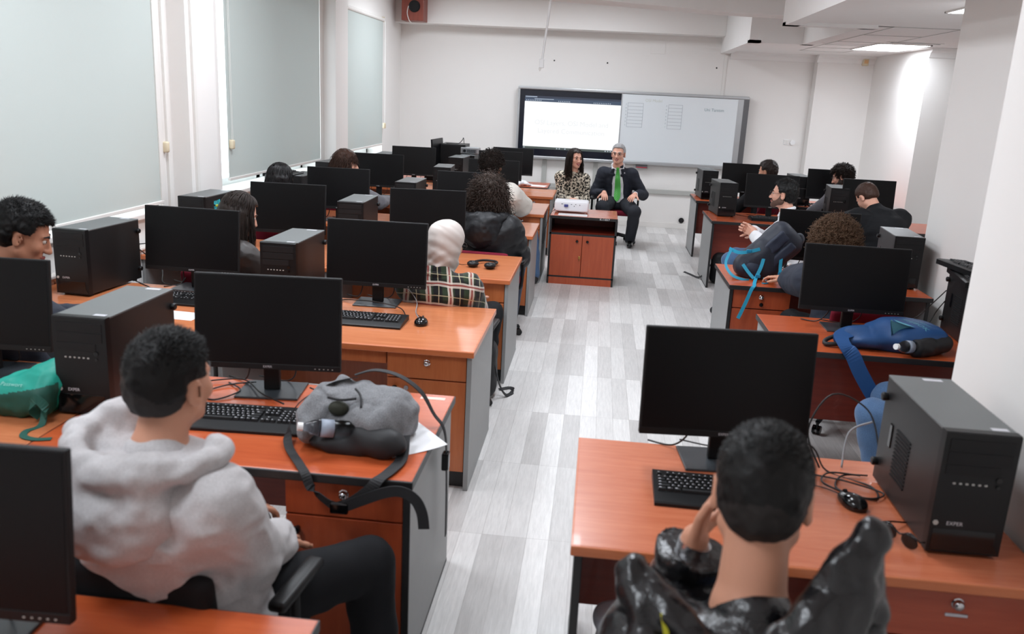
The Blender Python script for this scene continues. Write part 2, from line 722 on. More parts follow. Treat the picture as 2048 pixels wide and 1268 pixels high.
FY = 13.75            # front wall
LX = -3.22            # left wall
TOP = 3.35            # main ceiling
LOW = 2.73            # lowered ceiling on the right
struct('floor', MB().box((-3.6, -1.4, -0.12), (5.4, 14.0, 0.0)), M_FLOOR)
struct('ceiling', MB().box((-3.6, -1.4, TOP), (5.4, 14.0, TOP + 0.12)), M_CEIL)
struct('wall_back', MB().box((-3.6, -1.4, 0), (5.4, -1.25, TOP)), M_WALL)
struct('wall_front', MB().box((-3.6, FY, 0), (5.4, FY + 0.2, TOP)), M_WALL)
struct('wall_right', MB().box((5.2, -1.3, 0), (5.4, FY, TOP)), M_WALL)
struct('pillar', MB().box((1.325, -1.25, 0), (5.2, 3.08, TOP)), M_WALL)
struct('pillar.001', MB().box((2.43, 3.0, 0), (5.2, 6.52, TOP)), M_WALL)
struct('pillar.002', MB().box((3.91, 11.32, 0), (5.2, FY, TOP)), M_WALL)
struct('pillar.003', MB().box((3.11, 13.52, 0), (3.95, FY, TOP)), M_WALL)
# lowered ceiling with the open pocket beside the middle beam
struct('ceiling_lowered', MB().box((1.64, -1.25, LOW), (5.2, 8.76, TOP)).box((2.34, 8.7, LOW), (5.2, 11.14, TOP)).box((1.71, 11.1, LOW), (5.2, FY, TOP)), M_CEIL)
struct('trim_1', MB().box((1.64, 2.0, LOW - 0.03), (1.78, 8.76, LOW)).box((1.64, 8.62, LOW - 0.03), (2.48, 8.76, LOW))
       .box((2.34, 8.7, LOW - 0.03), (2.48, 11.24, LOW)).box((1.71, 11.1, LOW - 0.03), (2.48, 11.24, LOW)).box((1.71, 11.1, LOW - 0.03), (1.85, FY, LOW)), M_CEIL)
cv = [(FY - 0.11, LOW), (FY - 0.10, LOW - 0.03), (FY - 0.05, LOW - 0.05), (FY - 0.02, LOW - 0.1), (FY, LOW - 0.11), (FY, LOW)]
struct('trim_2', MB().prism(cv, 1.86, 3.11, 'x').prism([(y - 0.23, z) for y, z in cv], 3.09, 3.91, 'x')
       .prism([(y - 2.43, z) for y, z in cv], 3.9, 5.2, 'x'), M_CEIL)
struct('beam', MB().box((LX, 13.35, 2.925), (1.71, FY, TOP)), M_WALL)
struct('beam.001', MB().prism([(-3.22, 8.0), (-0.135, 9.30), (1.25, 9.98), (2.34, 10.18), (2.34, 10.55), (1.2, 10.35), (-0.25, 9.72), (-3.22, 8.5)], 2.925, TOP), M_WALL)

# left wall with three windows
WIN = [(2.5, 6.02), (7.12, 9.78), (10.66, 12.62)]
WZ0, WZ1 = 1.0, 2.92
wl = MB()
wl.box((LX - 0.3, -1.25, 0), (LX, FY, WZ0)).box((LX - 0.3, -1.25, WZ1), (LX, FY, TOP))
ys = [-1.25] + [y for w in WIN for y in w] + [FY]
for a, b in zip(ys[0::2], ys[1::2]): wl.box((LX - 0.3, a, WZ0), (LX, b, WZ1))
struct('wall_left', wl, M_WALL)
struct('pillar.004', MB().box((LX, 6.28, 0), (-3.08, 6.76, TOP)), M_WALL)
struct('pillar.005', MB().box((LX, 9.92, 0), (-3.08, 10.4, TOP)), M_WALL)
struct('trim_3', MB().box((LX - 0.02, 6.02, 0.6), (-3.19, 6.1, 2.92)).box((-3.1, 6.34, 0), (-3.06, 6.38, TOP)).box((LX, 6.17, 0), (-3.2, 6.2, TOP)), M_TRIM)
for i, (a, b) in enumerate(WIN):
    w = struct('window_%d' % (i + 1), MB().box((LX - 0.27, a + 0.06, WZ0 + 0.06), (LX - 0.255, b - 0.06, WZ1 - 0.06)), M_GLASS)
    fr = MB()
    for q in ((a, a + 0.07), (b - 0.07, b), ((a + b) / 2 - 0.05, (a + b) / 2 + 0.05)):
        fr.box((LX - 0.29, q[0], WZ0), (LX - 0.22, q[1], WZ1), 0.006)
    for z in (WZ0, WZ1 - 0.07): fr.box((LX - 0.29, a, z), (LX - 0.22, b, z + 0.07), 0.006)
    fr.build('window_frame', M_WPLAST, w)
    MB().box((LX - 0.22, a - 0.03, WZ0 - 0.035), (LX + 0.05, b + 0.03, WZ0 + 0.006), 0.008).build('window_sill', M_TRIM, w)
struct('baseboard_front', MB().box((LX, FY - 0.018, 0), (3.11, FY, 0.085), 0.004).box((3.1, 13.5, 0), (3.91, 13.52, 0.085), 0.004), M_TRIM)
struct('baseboard_left', MB().box((LX, -1.2, 0), (LX + 0.018, FY, 0.085), 0.004), M_TRIM)
struct('baseboard_right', MB().box((1.307, -1.2, 0), (1.325, 3.08, 0.085), 0.004).box((2.412, 3.08, 0), (2.43, 6.52, 0.085), 0.004), M_TRIM)

# roller blinds
def blind(y0, y1, z0, label, chain_y, chain_z):
    t = tag(empty('roller_blind', (LX + 0.02, (y0 + y1) / 2, z0)), label, 'blind', 'roller blinds over the windows')
    h, w = WZ1 - 0.055 - z0, (y1 - y0) / 2
    MB().box((-0.0015, -w, 0.0), (0.0015, w, h)).build('fabric', M_BLIND, t)
    MB().box((-0.012, -w, -0.022), (0.012, w, 0.004), 0.005).build('bottom_rail', M_TRIM, t)
    MB().cyl((0, -w, h + 0.02), (0, w, h + 0.02), 0.028).build('roller', M_TRIM, t, smooth=True, angle=40)
    MB().box((-0.03, -w - 0.01, h - 0.01), (0.02, -w, h + 0.06)).box((-0.03, w, h - 0.01), (0.02, w + 0.01, h + 0.06)).build('bracket', M_BEIGE, t)
    c = MB()
    cy = chain_y - (y0 + y1) / 2
    for d in (-0.012, 0.012): c.tube([(0.02, cy + d, h), (0.024, cy + d, chain_z - z0)], 0.0018, 5)
    c.build('chain', M_TRIM, t)
    MB().box((-0.005, cy - 0.025, chain_z - z0 - 0.05), (0.04, cy + 0.025, chain_z - z0 + 0.03), 0.012).build('chain_holder', M_BEIGE, t, smooth=True, angle=60)
    return t


blind(2.56, 6.05, 1.06, 'wide pale grey-green roller blind at the edge of the picture, nearest the camera', 6.1, 1.46)
blind(7.22, 9.70, 1.12, 'pale grey-green roller blind between the two white wall pillars', 7.26, 1.42)
blind(10.72, 12.54, 1.155, 'narrowest roller blind, nearest the front wall, with a bright gap above it', 12.6, 1.42)

# radiators under the windows
for i, (a, b) in enumerate(((3.6, 5.95), (7.5, 9.3))):
    t = tag(empty('radiator', (LX + 0.012, (a + b) / 2, 0)), ('white panel radiator under the nearest blind, behind the cables of a tower', 'white panel radiator under the middle blind')[i], 'radiator', 'window radiators')
    w = (b - a) / 2
    m = MB().box((0.05, -w, 0.16), (0.06, w, 0.78))
    n = int((b - a) / 0.04)
    for j in range(n):
        y = -w + (j + 0.5) * (b - a) / n
        m.box((0.055, y - 0.012, 0.18), (0.075, y + 0.012, 0.76), 0.006, seg=1)
    m.build('panel', M_WPLAST, t)
    m = MB().box((0.04, -w, 0.78), (0.1, w, 0.792))
    for j in range(int((b - a) / 0.05)): m.box((0.045, -w + 0.02 + j * 0.05, 0.792), (0.095, -w + 0.045 + j * 0.05, 0.797))
    m.build('top_grille', M_TRIM, t)
    MB().cyl((0.06, w, 0.25), (0.06, w + 0.12, 0.25), 0.012).cyl((0.06, w + 0.1, 0.25), (0.06, w + 0.1, 0.0), 0.01).build('pipe', M_TRIM, t, smooth=True, angle=40)
    MB().box((-0.0, -w + 0.2, 0.3), (0.05, -w + 0.24, 0.6)).box((-0.0, w - 0.24, 0.3), (0.05, w - 0.2, 0.6)).build('wall_bracket', M_TRIM, t)

# ceiling lamps
def led(x, y, z, sx, sy, label):
    t = tag(empty('ceiling_lamp', (x, y, z)), label, 'lamp', 'ceiling LED panels')
    f = MB()
    for a, b in (((-sx, -sy), (sx, -sy + 0.018)), ((-sx, sy - 0.018), (sx, sy)), ((-sx, -sy), (-sx + 0.018, sy)), ((sx - 0.018, -sy), (sx, sy))):
        f.box((*a, -0.012), (*b, 0.0))
    f.build('frame', M_TRIM, t)
    MB().quad((-sx + 0.018, -sy + 0.018, -0.006), (-sx + 0.018, sy - 0.018, -0.006), (sx - 0.018, sy - 0.018, -0.006), (sx - 0.018, -sy + 0.018, -0.006)).build('diffuser', M_LED, t)
    return t


led(3.43, 11.35, LOW, 0.3, 0.6, 'bright LED panel in the lowered ceiling beside the far right wall')
led(2.88, 7.0, LOW, 0.3, 0.3, 'LED panel in the lowered ceiling cut off by the big white pillar')
for i, y in enumerate((3.9, 6.4, 11.6)):
    for j, x in enumerate((-2.0, -0.2)):
        led(x, y, TOP, 0.3, 0.6, 'long LED panel in the high ceiling, %s pair from the back, %s side' % (('first', 'second', 'third')[i], ('window', 'aisle')[j]))
t = tag(empty('ceiling_hatch', (2.75, 9.7, LOW)), 'grey seamed ceiling tiles beside the lit panel in the lowered ceiling', 'ceiling tiles')
m = MB()
for x in (-0.1, 0.5): m.box((x - 0.004, -1.0, -0.004), (x + 0.004, 3.0, 0.0))
for y in (-1.0, 0.0, 1.05, 1.65, 2.25, 3.0): m.box((-0.1, y - 0.004, -0.004), (0.5, y + 0.004, 0.0))
m.build('seam', M_GREYTRIM, t)
t = tag(empty('air_vent', (3.45, 10.5, LOW)), 'dark slot vent along the near edge of the lit ceiling panel', 'vent')
MB().box((-0.3, -0.05, -0.008), (0.3, 0.05, 0.0), 0.003).build('frame', M_TRIM, t)
MB().box((-0.27, -0.02, -0.01), (0.27, 0.02, -0.006)).build('slot', M_BLACK2, t)

led(-1.7, 0.9, TOP, 0.3, 0.6, 'unseen LED panel added in the high ceiling to brighten the near desks')  # extra panel out of view, added to lift the light on the near rows
# things on the front wall
t = tag(empty('wall_speaker', (-2.89, 13.2, 2.93)), 'brown wooden box loudspeaker high in the corner over the beam', 'speaker')
M_SPK = wood('red_brown_veneer', (118, 52, 40), (140, 66, 50), 2, 0.5)
MB().box((-0.165, -0.15, 0), (0.165, 0.15, 0.40), 0.006).build('cabinet', M_SPK, t)
MB().lathe([(0.0, -0.01), (0.03, -0.012), (0.075, 0.002), (0.085, 0.008), (0.085, 0.0)], n=28, M=Matrix.Translation((0.03, -0.153, 0.2)) @ Matrix.Rotation(R(90), 4, 'X')).build('cone', M_BLACK2, t, smooth=True, angle=50)
MB().tube([(-0.06, -0.156, 0.2), (-0.075, -0.165, 0.1), (-0.045, -0.16, 0.0), (-0.02, -0.1, -0.03)], 0.006, 6, smooth=5).build('cord', M_TRIM, t)

MB_ = MB().box((-0.022, -0.012, 0), (0.022, 0.0, 0.72), 0.003)
for nm, x, z0, h, sx, lb in (('cable_duct', 1.80, 2.05, 0.68, 0.022, 'white cable duct running from the whiteboard to the ceiling'),):
    t = tag(MB().box((-sx, -0.014, 0), (sx, 0, h), 0.003).build(nm, M_TRIM, None, (x, FY, z0)), lb, 'duct')
for x, z0, lb in ((-0.86, 0.6, 'grey vertical trunking under the display, beside the far left monitor'), (-0.05, 0.2, 'grey vertical trunking between the two seated presenters')):
    tag(MB().box((-0.035, -0.03, 0), (0.035, 0, 1.03 - z0), 0.004).build('wall_trunking', M_GREYTRIM, None, (x, FY, z0)), lb, 'trunking')
tag(MB().box((-0.02, -0.04, 0), (3.1, 0, 0.07), 0.004).build('wall_trunking', M_GREYTRIM, None, (-1.0, FY, 0.535)), 'long horizontal grey trunking along the lower front wall', 'trunking')
t = tag(empty('wall_socket', (2.875, FY, 1.40)), 'white wall switch and socket plate right of the whiteboard', 'socket')
MB().box((-0.075, -0.012, 0), (0.01, 0, 0.082), 0.004).build('plate', M_WPLAST, t)
MB().box((-0.068, -0.016, 0.01), (-0.036, -0.012, 0.072), 0.002).box((-0.032, -0.016, 0.01), (0.0, -0.012, 0.072), 0.002).build('switch', M_TRIM, t)
MB().cyl((0.06, 0, 0.04), (0.06, -0.03, 0.04), 0.038).build('socket_cover', M_WPLAST, t, smooth=True, angle=40)
t = tag(empty('floor_outlet', (1.37, FY, 0.135)), 'round black outlet low on the front wall beside the right desks', 'outlet')
MB().cyl((0, 0, 0), (0, -0.02, 0), 0.042).build('ring', M_BLACK2, t, smooth=True, angle=40)
MB().cyl((0, -0.02, 0), (0, -0.024, 0), 0.025).build('insert', M_GLOSSB, t, smooth=True, angle=40)
for x, lb in ((-0.80, 'small dark screw hole in the front wall, under the hanging pole'), (0.02, 'small dark screw hole in the front wall above the display edge'), (1.675, 'small dark screw hole in the front wall above the whiteboard corner')):
    tag(MB().cyl((0, 0, 0), (0, -0.004, 0), 0.012, n=12).build('wall_plug', M_BLACK2, None, (x, FY, 2.485)), lb, 'screw hole', 'screw holes over the board')
t = tag(empty('wall_cover_plate', (0.77, FY, 2.75)), 'faint square white cover plate high on the front wall', 'cover plate')
MB().box((-0.11, -0.006, -0.1), (0.11, 0, 0.1), 0.002).build('plate', M_WALL, t)
t = tag(empty('motion_sensor', (3.77, 13.46, 2.66)), 'ivory motion sensor under the cornice in the far right corner', 'sensor')
MB().box((-0.04, -0.03, -0.06), (0.04, 0.06, 0.06), 0.012).build('housing', M_BEIGE, t, smooth=True, angle=50)
MB().box((-0.028, -0.036, -0.03), (0.028, -0.028, 0.02), 0.003).build('lens', plain('amber_lens', (222, 178, 128), 0.3), t)
# hanging pole with its bracket
t = tag(empty('hanging_pole', (-0.67, 9.3, 2.25)), 'thin white pole hanging from the ceiling with a white socket at its end', 'pole')
MB().tube([(0.0, 0, 0.06), (0.045, 0, 0.52), (0.09, 0, TOP - 2.25)], 0.012, 8).build('tube', M_WPLAST, t, smooth=True, angle=50)
MB().box((-0.028, -0.02, -0.02), (0.022, 0.02, 0.07), 0.006).build('socket', M_WPLAST, t)
MB().tube([(0.0, 0.01, 0.0), (-0.02, 0.012, -0.05), (-0.03, 0, -0.02)], 0.004, 5, smooth=4).build('cord', M_TRIM, t)

# interactive board
t = tag(empty('interactive_board', (0.44, FY, 1.02)), 'long wall board, lit display on the left half and whiteboard on the right', 'board')
X0, X1, H = -1.75, 1.75, 1.03
MB().box((X0, -0.10, 0.0), (X1, 0.0, H)).build('back_case', M_DALU, t)
f = MB()
f.box((X0 - 0.012, -0.135, H - 0.012), (X1 + 0.012, 0.0, H + 0.034), 0.012).box((X0 - 0.012, -0.135, -0.035), (X1 + 0.012, 0, 0.012), 0.012)
f.box((X0 - 0.014, -0.13, -0.02), (X0 + 0.02, 0, H + 0.02), 0.006).build('frame', M_ALU, t)
MB().box((X1 - 0.075, -0.128, 0.0), (X1 + 0.012, -0.0, H)).build('end_rail', M_DALU, t)
MB().box((X0 + 0.02, -0.108, 0.012), (-0.12, -0.10, H - 0.012)).build('display_bezel', plain('display_bezel', (22, 26, 38), 0.2), t)
d0, d1, e0, e1 = -1.655, -0.165, 0.118, 0.925
MB().quad((d0, -0.1095, e0), (d1, -0.1095, e0), (d1, -0.1095, e1), (d0, -0.1095, e1)).build('screen', emit('lit_page', (250, 253, 255), 0.78), t)
scr = [(d0, d1, e1 - 0.085, e1, (70, 92, 122), 0.40), (d0, d1, e1 - 0.03, e1, (46, 58, 84), 0.40), (d0 + 0.01, d0 + 0.19, e1 - 0.022, e1 - 0.008, (190, 205, 225), 0.5), (d0, d1, e0, e0 + 0.035, (88, 100, 96), 0.42)]
for j, (a, b, c, d, rgb, s) in enumerate(scr):
    y = -0.1098 - 0.0003 * j
    MB().quad((a, y, c), (b, y, c), (b, y, d), (a, y, d)).build(('toolbar', 'title_bar', 'tab', 'taskbar')[j], emit('screen_colour', rgb, s), t)
m = MB()
y = -0.1112
for i in range(26):
    x = d0 + 0.02 + 0.028 * i + (0.25 if i > 8 else 0) + (0.35 if i > 15 else 0)
    if x < d1 - 0.02: m.box((x, y - 0.0004, e1 - 0.074), (x + 0.012, y, e1 - 0.062))
for x in (d0 + 0.012, d0 + 0.53, d0 + 0.57, d0 + 0.66, d0 + 0.82, d1 - 0.2, d1 - 0.16, d1 - 0.12, d1 - 0.07): m.box((x, y - 0.0004, e0 + 0.01), (x + 0.018, y, e0 + 0.024))
m.box((d0 + 0.15, y - 0.0004, e1 - 0.05), (d0 + 0.45, y, e1 - 0.042)).build('icon', emit('screen_icons', (215, 228, 245), 0.55), t)
MT = Matrix.Translation
RX = Matrix.Rotation(R(90), 4, 'X')
M_SLIDE = emit('slide_text_grey', (238, 240, 242), 0.66)
text_mesh('slide_text', 'OSI Layers, OSI Model and', 0.105, M_SLIDE, t, MT((-0.91, -0.1105, 0.525)) @ RX)
text_mesh('slide_text', 'Layered Communication', 0.105, M_SLIDE, t, MT((-0.91, -0.1105, 0.40)) @ RX)
MB().box((-0.15, -0.128, 0.012), (1.60, -0.112, H - 0.014), 0.002).build('whiteboard', plain('whiteboard_enamel', (220, 225, 228), 0.2, var=0.02, vscale=2.0), t)
MB().box((-0.165, -0.131, 0.01), (-0.148, -0.11, H - 0.012)).box((1.595, -0.13, 0.01), (1.68, -0.11, H - 0.012)).build('whiteboard_edge', M_ALU, t)
mk0 = plain('grey_marker', (150, 156, 164), 0.6)
for bx, bw, bz, bh in ((-0.06, 0.235, 0.53, 0.36), (0.56, 0.21, 0.53, 0.36)):
    m = MB()
    for i in range(8):
        z = bz + bh * i / 7
        m.box((bx, -0.1292, z - 0.002), (bx + bw, -0.128, z + 0.002))
    for x in (bx, bx + bw): m.box((x - 0.002, -0.1292, bz), (x + 0.002, -0.128, bz + bh))
    m.build('drawn_table', mk0, t)
mk = plain('teal_marker', (128, 150, 156), 0.6)
text_mesh('board_writing', 'Uni Tanıtım', 0.062, mk, t, MT((1.25, -0.1292, 0.84)) @ RX)
text_mesh('board_heading', 'OSI Model', 0.06, plain('faint_marker', (196, 200, 190), 0.6), t, MT((0.33, -0.1292, 0.935)) @ RX)
for bx in (-0.085, 0.53):
    for i in range(7): text_mesh('row_number', str(7 - i), 0.03, mk, t, MT((bx, -0.1292, 0.53 + 0.36 * (6.5 - i) / 7)) @ RX)
t = tag(empty('eraser_tray', (0.67, FY - 0.08, 0.93)), 'small dark tray with a red strip under the whiteboard', 'tray')
MB().box((-0.09, -0.03, 0), (0.085, 0.08, 0.055), 0.004).build('tray', M_DALU, t)
MB().box((-0.085, -0.034, 0.004), (0.08, -0.03, 0.016)).build('red_strip', plain('red_plastic', (176, 38, 60), 0.4), t)


# ------------------------------------------------------------------ furniture
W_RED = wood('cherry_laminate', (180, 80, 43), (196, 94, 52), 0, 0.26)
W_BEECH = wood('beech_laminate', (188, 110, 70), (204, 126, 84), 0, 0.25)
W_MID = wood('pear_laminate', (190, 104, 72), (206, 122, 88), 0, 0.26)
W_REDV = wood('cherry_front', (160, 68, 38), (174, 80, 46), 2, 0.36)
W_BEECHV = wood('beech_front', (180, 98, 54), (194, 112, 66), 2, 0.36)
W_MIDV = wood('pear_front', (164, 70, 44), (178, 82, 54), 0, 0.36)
W_DARK = wood('dark_cherry_panel', (120, 42, 26), (134, 50, 32), 0, 0.42)
M_GPANEL = plain('grey_laminate', (146, 147, 147), 0.45, var=0.05, vscale=20)
M_EDGE = plain('black_edging', (30, 29, 30), 0.45)
W_EDGE = wood('wood_edging', (192, 104, 60), (206, 120, 76), 0, 0.32)
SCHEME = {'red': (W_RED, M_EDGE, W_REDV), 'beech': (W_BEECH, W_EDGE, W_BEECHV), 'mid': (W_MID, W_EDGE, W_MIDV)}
DZ = 0.74


def desk(x0, x1, y0, y1, scheme, ped, modesty, label, group, edge=None, paneloff=(0.0, 0.0), ped_style=0, apron=False):
    """office desk seen from the sitter's side; PED 'L' / 'R' where the drawers are"""
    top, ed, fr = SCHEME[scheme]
    if edge: ed = edge
    w, d = (x1 - x0) / 2, y1 - y0
    t = tag(empty('office_desk', ((x0 + x1) / 2, y0, 0)), label, 'desk', group)
    MB().box((-w + 0.003, 0.006, DZ - 0.028), (w - 0.003, d - 0.003, DZ), 0.003).build('desktop', top, t)
    m = MB()
    m.box((-w, 0.0, DZ - 0.032), (w, 0.010, DZ - 0.001), 0.004).box((-w, d - 0.006, DZ - 0.030), (w, d, DZ - 0.001), 0.002)
    m.box((-w, 0.006, DZ - 0.030), (-w + 0.006, d - 0.004, DZ - 0.001), 0.001).box((w - 0.006, 0.006, DZ - 0.030), (w, d - 0.004, DZ - 0.001), 0.001)
    m.build('edge_band', ed, t)
    for s in (-1, 1):
        xx = s * (w - 0.012)
        a, b = sorted((xx, xx - s * 0.022))
        p = MB().box((a, 0.03, 0.012), (b, d - 0.03, DZ - 0.03), 0.001).build('side_panel', M_GPANEL, t)
        MB().box((a - 0.001, 0.022, 0.0), (b + 0.001, 0.032, DZ - 0.03), 0.002).box((a - 0.001, 0.03, 0), (b + 0.001, d - 0.03, 0.014)).build('edge_strip', M_EDGE if scheme != 'beech' else M_GPANEL, p)
    mz = 0.28
    MB().box((-w + 0.034, modesty * d, mz), (w - 0.034, modesty * d + 0.018, DZ - 0.03)).build('modesty_panel', W_DARK if scheme != 'beech' else fr, t)
    if ped:
        pw = 0.40
        s = 1 if ped == 'R' else -1
        xa, xb = sorted((s * (w - 0.036), s * (w - 0.036 - pw)))
        if modesty * d < 0.5: dd = modesty * d - 0.002
        else: dd = 0.52
        MB().box((xa, 0.055, 0.09), (xb, dd, DZ - 0.035)).build('pedestal', W_DARK if scheme != 'beech' else fr, t)
        MB().box((xa + 0.005, 0.07, 0.0), (xb - 0.005, dd - 0.02, 0.09)).build('plinth', M_EDGE, t)
        zs = [(0.575, DZ - 0.038), (0.095, 0.568)] if ped_style == 0 else [(0.575, DZ - 0.038), (0.34, 0.568), (0.095, 0.333)]
        zs = zs if ped_style != 2 else [(0.545, DZ - 0.038), (0.34, 0.538), (0.095, 0.333)]
        for i, (za, zb) in enumerate(zs):
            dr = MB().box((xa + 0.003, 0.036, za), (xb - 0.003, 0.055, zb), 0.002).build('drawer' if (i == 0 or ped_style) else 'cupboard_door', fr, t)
            cx = (xa + xb) / 2
            if i == 0:
                MB().lathe([(0.0, 0.02), (0.009, 0.019), (0.015, 0.012), (0.014, 0.002), (0.017, 0.0)], n=16, M=Matrix.Translation((cx, 0.036, zb - 0.045)) @ Matrix.Rotation(R(90), 4, 'X')).build('lock', M_CHROME, dr, smooth=True, angle=50)
            if i > 0 or ped_style == 1:
                kx = cx if (ped_style or i == 0) else xa + 0.045
                kz = zb - 0.045 if i else (za + zb) / 2 - 0.03
                MB().lathe([(0.0, 0.028), (0.011, 0.026), (0.015, 0.019), (0.012, 0.011), (0.006, 0.007), (0.008, 0.0)], n=14, M=Matrix.Translation((kx, 0.036, kz)) @ Matrix.Rotation(R(90), 4, 'X')).build('knob', M_GLOSSB, dr, smooth=True, angle=50)
                if scheme == 'beech' and not ped_style:
                    MB().cyl((kx + 0.055, 0.036, kz), (kx + 0.055, 0.03, kz), 0.012, n=14).build('lock', M_CHROME, dr, smooth=True, angle=40)
            if ped_style == 2:
                MB().box((cx - 0.03, 0.03, (za + zb) / 2 - 0.004), (cx + 0.03, 0.036, (za + zb) / 2 + 0.004), 0.001).build('label_holder', M_LABEL, dr)
        if apron:
            a0, b0 = (-w + 0.036, xa - 0.006) if s > 0 else (xb + 0.006, w - 0.036)
            MB().box((a0, 0.05, DZ - 0.105), (b0, 0.07, DZ - 0.032)).build('apron', fr, t)
    return t


GL, GR = 'desks left of the aisle', 'desks right of the aisle'
desk(-1.87, -0.57, 0.90, 1.70, 'red', 'R', 0.7, 'red cherry desk at the bottom left, cut off by the lower edge of the picture', GL)
desk(-1.832, -0.515, 2.45, 3.27, 'red', 'R', 0.75, 'red cherry desk in front of the hooded student, with the grey backpack on it', GL)
desk(-3.15, -1.834, 2.455, 3.27, 'beech', None, 0.75, 'light beech desk at the left edge with the teal bag on it', GL)
desk(-1.838, -0.53, 3.885, 4.775, 'beech', 'R', 0.72, 'beech desk with a mouse, behind the red desk with the grey backpack', GL, apron=True)
desk(-3.15, -1.84, 3.885, 4.775, 'beech', None, 0.72, 'beech desk with a sheet of paper on it, by the window, second row', GL)
for (ya, yb), a, b in (((5.57, 6.46), 'beech desk with the black headphones on it', 'beech desk by the window in front of the girl with the flower clip'),
                       ((7.47, 8.30), 'beech desk in front of the curly-haired student in the black puffer jacket', 'beech desk by the window in front of the sleek black-haired student'),
                       ((8.93, 9.90), 'beech desk in front of the curly-haired student in the white jacket', 'beech desk by the window in front of the brown-haired student'),
                       ((10.60, 11.48), 'beech desk at the aisle just left of the projector cabinet', 'beech desk by the window, last full row before the front wall')):
    desk(-1.838, -0.535, ya, yb, 'beech', 'R', 0.72, a, GL)
    desk(-3.15, -1.84, ya, yb, 'beech', None, 0.72, b, GL)
desk(-1.96, -0.67, 11.62, 12.35, 'red', None, 0.3, 'dark red desk beside the seated woman, with papers on it', GL)
desk(-3.19, -1.97, 11.62, 12.35, 'red', None, 0.3, 'dark red desk in the window corner under the equipment case', GL)
desk(0.0, 1.303, 2.15, 2.945, 'mid', 'R', 0.55, 'pear-coloured desk in front of the student in the shiny black puffer jacket', GR, ped_style=2)
desk(1.01, 2.40, 4.36, 5.12, 'red', None, 0.34, 'red desk with the blue sports bag lying on it', GR)
desk(0.965, 2.34, 5.93, 6.73, 'red', 'L', 0.5, 'red desk with the navy backpack standing on it', GR, ped_style=1)
desk(1.25, 2.55, 9.29, 10.17, 'red', None, 0.3, 'red desk beside the student in the white shirt, under the slim tower with side vents', GR)
desk(2.56, 3.87, 9.29, 10.17, 'red', None, 0.3, 'red desk under the student bending forward in a black jacket', GR)
desk(1.28, 2.56, 11.20, 12.02, 'red', None, 0.3, 'front red desk on the right, nearest the whiteboard', GR)
desk(2.57, 3.85, 11.20, 12.02, 'red', None, 0.3, 'front red desk on the right, by the lit side wall', GR)

# projector cabinet
t = tag(empty('projector_cabinet', (-0.115, 8.99, 0)), 'red two-door cabinet with black edges in the aisle carrying a white projector', 'cabinet')
w, d, h = 0.355, 0.66, 0.735
MB().box((-w, 0, h - 0.02), (w, d, h), 0.002).build('top_board', W_RED, t)
m = MB().box((-w - 0.002, -0.003, h - 0.03), (w + 0.002, 0.004, h - 0.002))
for s in (-1, 1):
    a, b = sorted((s * w, s * (w - 0.02)))
    m.box((a, -0.002, 0), (b, 0.006, h - 0.02))
m.box((-w, -0.002, 0.535), (w, 0.006, 0.555)).box((-w, -0.002, 0.075), (w, 0.006, 0.09)).build('edge_band', M_EDGE, t)
for s in (-1, 1):
    a, b = sorted((s * w, s * (w - 0.018)))
    MB().box((a, 0.0, 0), (b, d, h - 0.02)).build('side_panel', M_EDGE, t)
MB().box((-w + 0.018, 0.01, 0.535), (w - 0.018, d - 0.02, 0.553)).build('shelf', W_DARK, t)
MB().box((-w + 0.018, d - 0.02, 0.09), (w - 0.018, d - 0.01, h - 0.02)).build('back_panel', W_DARK, t)
MB().box((-w + 0.018, 0.01, 0.075), (w - 0.018, d - 0.02, 0.09)).build('bottom_board', W_DARK, t)
MB().box((-w + 0.018, 0.0, 0.0), (w - 0.018, 0.016, 0.075)).build('plinth', W_REDV, t)
for s in (-1, 1):
    a, b = sorted((s * 0.0025, s * (w - 0.021)))
    dr = MB().box((a, -0.004, 0.092), (b, 0.012, 0.533), 0.002).build('door', W_REDV, t)
    MB().lathe([(0.0, 0.028), (0.011, 0.026), (0.015, 0.019), (0.006, 0.008), (0.008, 0.0)], n=14, M=MT((s * 0.055, -0.004, 0.475)) @ RX).build('knob', M_GLOSSB, dr, smooth=True, angle=50)
    if s < 0:
        MB().box((-0.03, -0.012, 0.285), (-0.012, -0.004, 0.315), 0.002).tube([(-0.021, -0.012, 0.29), (-0.024, -0.016, 0.265)], 0.004, 6).build('key_lock', M_BRASS, dr)
text_mesh('painted_number', 'K-11017', 0.030, M_WPLAST, t, MT((0.22, -0.0036, h - 0.016)) @ RX)

# ------------------------------------------------------------------ computers
M_SCREEN = plain('dark_screen', (9, 9, 11), 0.36, spec=0.22, var=0.02)
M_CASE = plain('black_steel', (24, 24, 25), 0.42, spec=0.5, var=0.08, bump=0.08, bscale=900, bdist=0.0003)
M_CASETOP = plain('black_lid_ceiling_sheen', (100, 103, 103), 0.45, var=0.05, bump=0.08, bscale=900, bdist=0.0003)  # black lid with the ceiling's reflection painted in as a paler grey
M_KEYC = plain('keycap_black', (18, 18, 20), 0.5, var=0.1)
M_LEGEND = plain('white_print', (205, 205, 210), 0.6)
M_CABLE = plain('black_cable', (14, 14, 15), 0.45)
M_GCABLE = plain('grey_cable', (150, 152, 156), 0.5)


